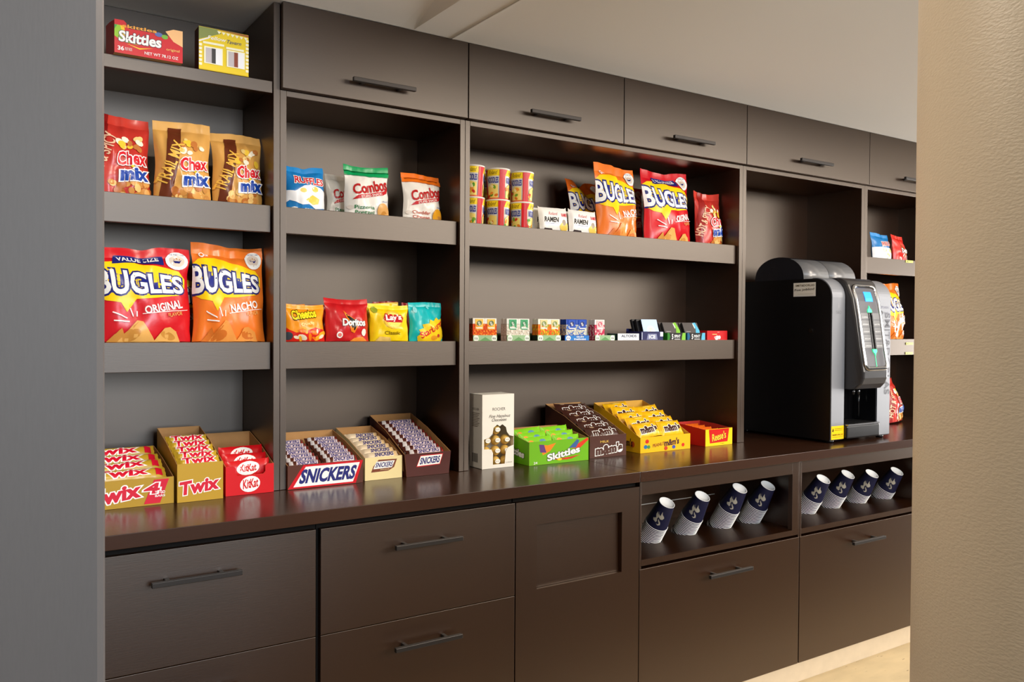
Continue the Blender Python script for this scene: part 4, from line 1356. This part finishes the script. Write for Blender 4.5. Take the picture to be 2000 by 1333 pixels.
def hx(y, s_):
    k = max(0, min(1, (-y - .19) / .11))
    return (hx0 - ox + .010 * k) if s_ < 0 else (hx1 - ox - .034 * k)


A = q.pts([(hx(y, -1), y, z_) for y, z_ in hp])
B = q.pts([(hx(y, 1), y, z_) for y, z_ in hp])
HEADM = mat('charcoal_satin', (44, 42, 43), .3, .5)
for k in range(nn):
    k2 = (k + 1) % nn
    q.face((A[k2], B[k2], B[k], A[k])[::-1] if False else (A[k], A[k2], B[k2], B[k])[::-1], HEADM)
q.face(A, HEADM)
q.face(B[::-1], HEADM)
q.build('brew_head', t, .008)
# slanted front plane of the head, for bezel, display, keys
def hy(z_):
    pts_ = [(1.126, -.24), (1.175, -.297), (1.20, -.298), (1.30, -.280), (1.42, -.262), (1.50, -.247), (1.545, -.229), (1.581, -.165)]
    for (a, ya), (b_, yb_) in zip(pts_, pts_[1:]):
        if z_ <= b_:
            return ya + (yb_ - ya) * (z_ - a) / (b_ - a)
    return -.165


def hgrid(x0, x1, z0, z1, off, n=14):
    return [[(x0 + (x1 - x0) * i / 2 - ox, hy(z0 + (z1 - z0) * j / n) - off, z0 + (z1 - z0) * j / n - oz) for i in range(3)] for j in range(n + 1)]


bx0, bx1, bz0, bz1 = 3.034, 3.194, 1.205, 1.553


def rr_pts(x0, x1, z0, z1, r, n=6):
    out_ = []
    for cx_, cz_, a0 in ((x1 - r, z1 - r, 0), (x0 + r, z1 - r, 90), (x0 + r, z0 + r, 180), (x1 - r, z0 + r, 270)):
        for k in range(n + 1):
            a = R(a0 + 90 * k / n)
            out_.append((cx_ + r * math.cos(a), cz_ + r * math.sin(a)))
    return out_


def dens(pts_):
    out_ = []
    for k in range(len(pts_)):
        a, b_ = pts_[k], pts_[(k + 1) % len(pts_)]
        n_ = max(1, int(math.hypot(a[0] - b_[0], a[1] - b_[1]) / .02))
        out_ += [(a[0] + (b_[0] - a[0]) * j / n_, a[1] + (b_[1] - a[1]) * j / n_) for j in range(n_)]
    return out_


path = dens(rr_pts(bx0 + .007, bx1 - .007, bz0 + .007, bz1 - .007, .022))
q = MB()
rings = []
for i, (x, z_) in enumerate(path):
    a, b_ = path[i - 1], path[(i + 1) % len(path)]
    d = Vector((b_[0] - a[0], 0, b_[1] - a[1])).normalized()
    nrm = Vector((d.z, 0, -d.x))
    c = Vector((x - ox, hy(z_) - .002, z_ - oz))
    rings.append(q.pts([c + nrm * (.0095 * math.cos(2 * math.pi * k / 8)) + Vector((0, -1, 0)) * (.008 * math.sin(2 * math.pi * k / 8)) for k in range(8)]))
for i in range(len(rings)):
    j = (i + 1) % len(rings)
    for k in range(8):
        q.face((rings[i][k], rings[i][(k + 1) % 8], rings[j][(k + 1) % 8], rings[j][k]), CHROME, True)
q.build('chrome_bezel', t)
px0, px1 = bx0 + .014, bx1 - .014


def slab(name, x0, x1, z0, z1, off, th, m, parent, n=10, arts=None, bev=0):
    q = MB()
    g0 = hgrid(x0, x1, z0, z1, off + th, n)
    g1 = hgrid(x0, x1, z0, z1, off, n)
    q.grid(g0, m, smooth=False)
    for j in range(n):
        for i, fl in ((0, False), (2, True)):
            f = q.pts([g0[j][i], g0[j + 1][i], g1[j + 1][i], g1[j][i]])
            q.face(f if not fl else f[::-1], m)
    for j, fl in ((0, False), (n, True)):
        for i in range(2):
            f = q.pts([g0[j][i], g0[j][i + 1], g1[j][i + 1], g1[j][i]])
            q.face(f[::-1] if not fl else f, m)
    if arts:
        us_, vs_ = [0, .5, 1], [j / n for j in range(n + 1)]
        art(q, Surf(g0, us_, vs_, x1 - x0, z1 - z0), arts, .0004)
    return q.build(name, parent, bev)


PAN = mat('panel_grey', (86, 86, 92), .32, .5)
pan = slab('control_panel', px0, px1, bz0 + .014, bz1 - .014, .0005, .0025, PAN, t, 12)
slab('display', 3.100, 3.150, 1.484, 1.524, .0035, .001, mat('blue_display', (30, 140, 255), .3, .5, emit=1.3), pan, 3)
xm = (px0 + px1) / 2 + .002
slab('chrome_strip', xm - .0125, xm - .006, 1.290, 1.440, .0035, .004, CHROME, pan, 8)
slab('chrome_strip', xm + .006, xm + .0125, 1.290, 1.440, .0035, .004, CHROME, pan, 8)
slab('slot', xm - .006, xm + .006, 1.290, 1.440, .0031, .0006, BLACKG, pan, 8)
LED = mat('green_led', (40, 235, 140), .4, .5, emit=1.2)
for zc_, sg in ((1.447, 1), (1.283, -1)):
    q = MB()
    pts_ = [(xm - .014, zc_ - sg * .008), (xm + .014, zc_ - sg * .008), (xm + .013, zc_ + sg * .003), (xm + .004, zc_ + sg * .010), (xm, zc_ + sg * .020), (xm - .004, zc_ + sg * .010), (xm - .013, zc_ + sg * .003)]
    if sg < 0:
        pts_ = pts_[::-1]
    A = q.pts([(x - ox, hy(z_) - .0062, z_ - oz) for x, z_ in pts_])
    B = q.pts([(x - ox, hy(z_) - .003, z_ - oz) for x, z_ in pts_])
    q.face(A, LED)
    for k in range(len(A)):
        k2 = (k + 1) % len(A)
        q.face((A[k2], A[k], B[k], B[k2]), LED)
    q.build('green_light', pan)
slab('green_light', xm - .0012, xm + .0012, 1.215, 1.268, .0032, .0008, LED, pan, 4)
BTN = mat('key_grey', (120, 120, 122), .35, .5)
for c_, (xa, xb_) in enumerate(((px0 + .004, xm - .015), (xm + .015, px1 - .004))):
    for k in range(5):
        z1_ = 1.437 - .0290 * k
        names_ = [['COFFEE', 'ESPRESSO', 'LUNGO', 'CAFE AU LAIT', 'CAPPUCCINO'], ['', 'LATTE', 'MACCHIATO', 'MOCHA', 'HOT WATER']][c_]
        ar = [T(names_[k], .5, .35, .78, .16, (232, 232, 232), .01)] if names_[k] else None
        slab('key', xa, xb_, z1_ - .0265, z1_, .0035, .0016, BTN, pan, 3, ar)
# cup bay, drip tray
q = MB()
q.box(3.0185 - ox, 3.2455 - ox, -.104, -.1005, .985 - oz, 1.128 - oz, BLACKG)
q.box(3.0187 - ox, 3.0235 - ox, -.212, -.104, .985 - oz, 1.128 - oz, BLACKG)
q.box(3.2405 - ox, 3.2453 - ox, -.212, -.104, .985 - oz, 1.128 - oz, BLACKG)
q.build('cup_bay', t)
for sx, sy, sz, sr in ((3.215, -.150, 1.0, .005), (3.10, -.200, 1.10, .008), (3.135, -.200, 1.10, .008)):
    q = MB()
    q.tube([(sx - ox, sy, sz - oz), (sx - ox, sy, 1.127 - oz)], sr, BLACKG)
    q.build('spout', t)

q = MB()
q.box(3.0195 - ox, 3.2445 - ox, -.232, -.103, .925 - oz, .978 - oz, BLACKP)
dt = q.build('drip_tray', t, .006)
q = MB()
q.box(3.024 - ox, 3.240 - ox, -.2335, -.105, .978 - oz, .984 - oz, mat('grille_metal', (150, 150, 152), .3, .5, 1.0))
for k in range(9):
    q.box(3.030 + .0235 * k - ox, 3.040 + .0235 * k - ox, -.224, -.112, .984 - oz, .9846 - oz, BLACKP)
q.build('grille', dt, .002)
# bean hopper hood
SMOKE = mat('smoked_plastic', (30, 30, 34), .22, .5)
HOODF = mat('satin_dark_grey', (120, 120, 122), .3, .5, .5)


def hoodpart(x0, x1, front_m, nm):
    q = MB()
    pr_ = [(.056 + .127 * math.cos(R(a)), Z1 + .0008 + .098 * abs(math.sin(R(a))) ** .85) for a in range(0, 181, 9)]
    pts0 = q.pts([(x0 - ox, y, z_ - oz) for y, z_ in pr_])
    pts1 = q.pts([(x1 - ox, y, z_ - oz) for y, z_ in pr_])
    for k in range(len(pr_) - 1):
        q.face((pts0[k], pts0[k + 1], pts1[k + 1], pts1[k])[::-1], SMOKE if k < 13 else front_m, True)
    q.face(pts0, SMOKE)
    q.face(pts1[::-1], SMOKE)
    q.face((pts0[0], pts1[0], pts1[-1], pts0[-1]), SMOKE)
    return q.build(nm, t)


hoodpart(2.946, 3.1155, HOODF, 'hopper_lid')
hoodpart(3.1175, 3.300, HOODF, 'hopper_lid')
# stickers, lock, feet
STK = ink((222, 214, 200), .6)
q = MB()
q.box(mx0 - .0008 - ox, mx0 - .0001 - ox, -.139, -.031, 1.505 - oz, 1.562 - oz, STK)
s9 = plane((mx0 - .0008 - ox, -.031, 1.505 - oz), (0, -1, 0), (0, 0, 1), .108, .057)
art(q, s9, [T('SMIT&DORLAS', .52, .80, .86, .15, (96, 84, 60), .02), T('Fox jobliod', .5, .48, .88, .22, (40, 32, 30), .01, .2, 2), Rc(.06, .02, .98, .06, (200, 196, 196)), Rc(.2, .17, .9, .19, (170, 160, 140))], .0003)
q.build('white_sticker', t)
q = MB()
YS = ink((246, 196, 20), .45)
q.box(2.9365 - ox, 3.0180 - ox, -.2175, -.2167, .926 - oz, .980 - oz, YS)
art(q, front(2.9365 - ox, 3.0180 - ox, -.2175, .926 - oz, .980 - oz), [P([(.06, .62), (.14, .86), (.2, .7), (.16, .56)], (60, 50, 20)), Rc(.28, .78, .9, .82, (150, 110, 20)), Rc(.28, .66, .86, .70, (150, 110, 20)), T('SERVICE', .5, .34, .84, .12, (50, 40, 20), .02), Rc(.1, .16, .9, .19, (150, 110, 20))], .0003)
q.build('yellow_sticker', t)
q = MB()
lk = [(.0085 * math.cos(2 * math.pi * k / 20), .0085 * math.sin(2 * math.pi * k / 20)) for k in range(20)]
A = q.pts([(mx0 - .003 - ox, -.117 + a, 1.365 + b_ - oz) for a, b_ in lk])
B = q.pts([(mx0 + .001 - ox, -.117 + a, 1.365 + b_ - oz) for a, b_ in lk])
q.face(A[::-1], CHROME)
for k in range(20):
    q.face((A[k], A[(k + 1) % 20], B[(k + 1) % 20], B[k]), CHROME)
q.box(mx0 - .0035 - ox, mx0 - .003 - ox, -.1178, -.1162, 1.360 - oz, 1.370 - oz, BLACKP)
q.build('lock', t)
for x, y in ((2.965, -.19), (3.305, -.19), (2.965, .24), (3.305, .24)):
    q = MB()
    q.lathe([(.014, 0), (.016, Z0 - oz + .001)], 16, BLACKP, BLACKP, BLACKP)
    q.build('foot', t, 0, (x - ox, y, 0))

# ------------------------------------------------------------------ paper cups in slanted dispensers
CNAVY = ink((28, 28, 54), .42)
CWH = ink((244, 242, 238), .5)
TLT = 32
LOGO = (176, 166, 148)
flame = [P([(.30, .86), (.36, .70), (.50, .62), (.52, .88), (.60, .74), (.74, .64), (.78, .56), (.70, .47), (.56, .46), (.48, .52), (.60, .50), (.44, .52), (.36, .62)], LOGO),
         P([(.22, .78), (.20, .60), (.30, .46), (.24, .40), (.14, .36), (.20, .26), (.40, .22), (.44, .30), (.38, .42), (.42, .52), (.30, .70)], LOGO), P([(.46, .44), (.50, .34), (.60, .24), (.58, .16), (.46, .16), (.58, .10), (.70, .16), (.66, .28), (.52, .40)], LOGO)]
r0, r1, CH = .0405, .0285, .095


def cup_mesh(top):
    root = None
    q = MB()
    q.lathe([(r0, 0.0015), (r1, CH)], 40, CNAVY)
    if top:
        n, a0, a1 = 12, 172.0, 262.0
        us = [i / n for i in range(n + 1)]
        rows = [[((r0 + (r1 - r0) * v) * math.cos(R(a0 + (a1 - a0) * u)), (r0 + (r1 - r0) * v) * math.sin(R(a0 + (a1 - a0) * u)), CH * v) for u in us] for v in (.12, .86)]
        art(q, Surf(rows, us, [0, 1], math.pi * .034 * .5, CH * .74), flame, .0006, .4)
        root = thing('paper_cup', 'x', 'paper cup')
        q.build('cup_wall', root)
        q = MB()
        q.lathe([(r0 - .0005, .0), (r0 + .0010, .0002), (r0 + .0013, .0008), (r0 + .0009, .0015), (r0 - .0003, .0017)], 40, CWH)
        q.build('rim', root)
        q = MB()
        q.lathe([(r1, CH), (r1 - .001, CH + .0008), (r1 - .0022, CH - .0002), (r1 - .003, CH - .004), (.0005, CH - .0045)], 40, CWH, None, CWH)
        q.build('cup_base', root)
        return root
    q.lathe([(r0 - .0005, .0), (r0 + .0010, .0002), (r0 + .0013, .0008), (r0 + .0009, .0015), (r0 - .0003, .0017)], 40, CWH)
    return q.build('paper_cup')


topc, nest = cup_mesh(True), cup_mesh(False)
ax = Vector((0, -math.sin(R(TLT)), math.cos(R(TLT))))
stacks = STACKS
PIT = .0063
z_shelf = .6186
used_t = used_n = False
RING = mat('clear_grey_ring', (120, 116, 112), .2, .5, .6)
for si, (x, y, n_) in enumerate(stacks):
    nm = '%s stack from the waste flap' % ORD[si]
    base_ = Vector((x, y, z_shelf))
    rot = (R(TLT), 0, 0)
    for k in range(n_ + 1):
        if k == 0:
            o = topc if not used_t else copy_tree(topc)
            used_t = True
            lab = 'navy paper cup with flame mark on top of the %s' % nm
        else:
            o = nest if not used_n else nest.copy()
            if used_n:
                COL.objects.link(o)
            used_n = True
            lab = 'nested navy cup, %s below the flame cup, %s' % (ORD[k - 1], nm)
        o.location = base_ + ax * ((n_ - k) * PIT + .004)
        o.rotation_euler = rot
        tag(o, lab, 'paper cup', 'navy paper cups in slanted stacks')
    t = thing('cup_dispenser', 'round dispenser collar in the cup shelf under the %s' % nm, 'cup dispenser', base_)
    t.rotation_euler = rot
    q = MB()
    q.lathe([(.0449, -.012), (.0449, .0010), (.0444, .0016), (.0436, .0010), (.0436, -.012)], 36, RING)
    q.build('collar', t)
q = MB()
q.tube([(0, 0, 0), (.58, 0, 0)], .0016, ink((200, 194, 186), .4))
tag(q.build('rod', None, 0, (2.03, .0982, .6905)), 'thin pale rod behind the four cup stacks nearest the waste flap', 'rod')
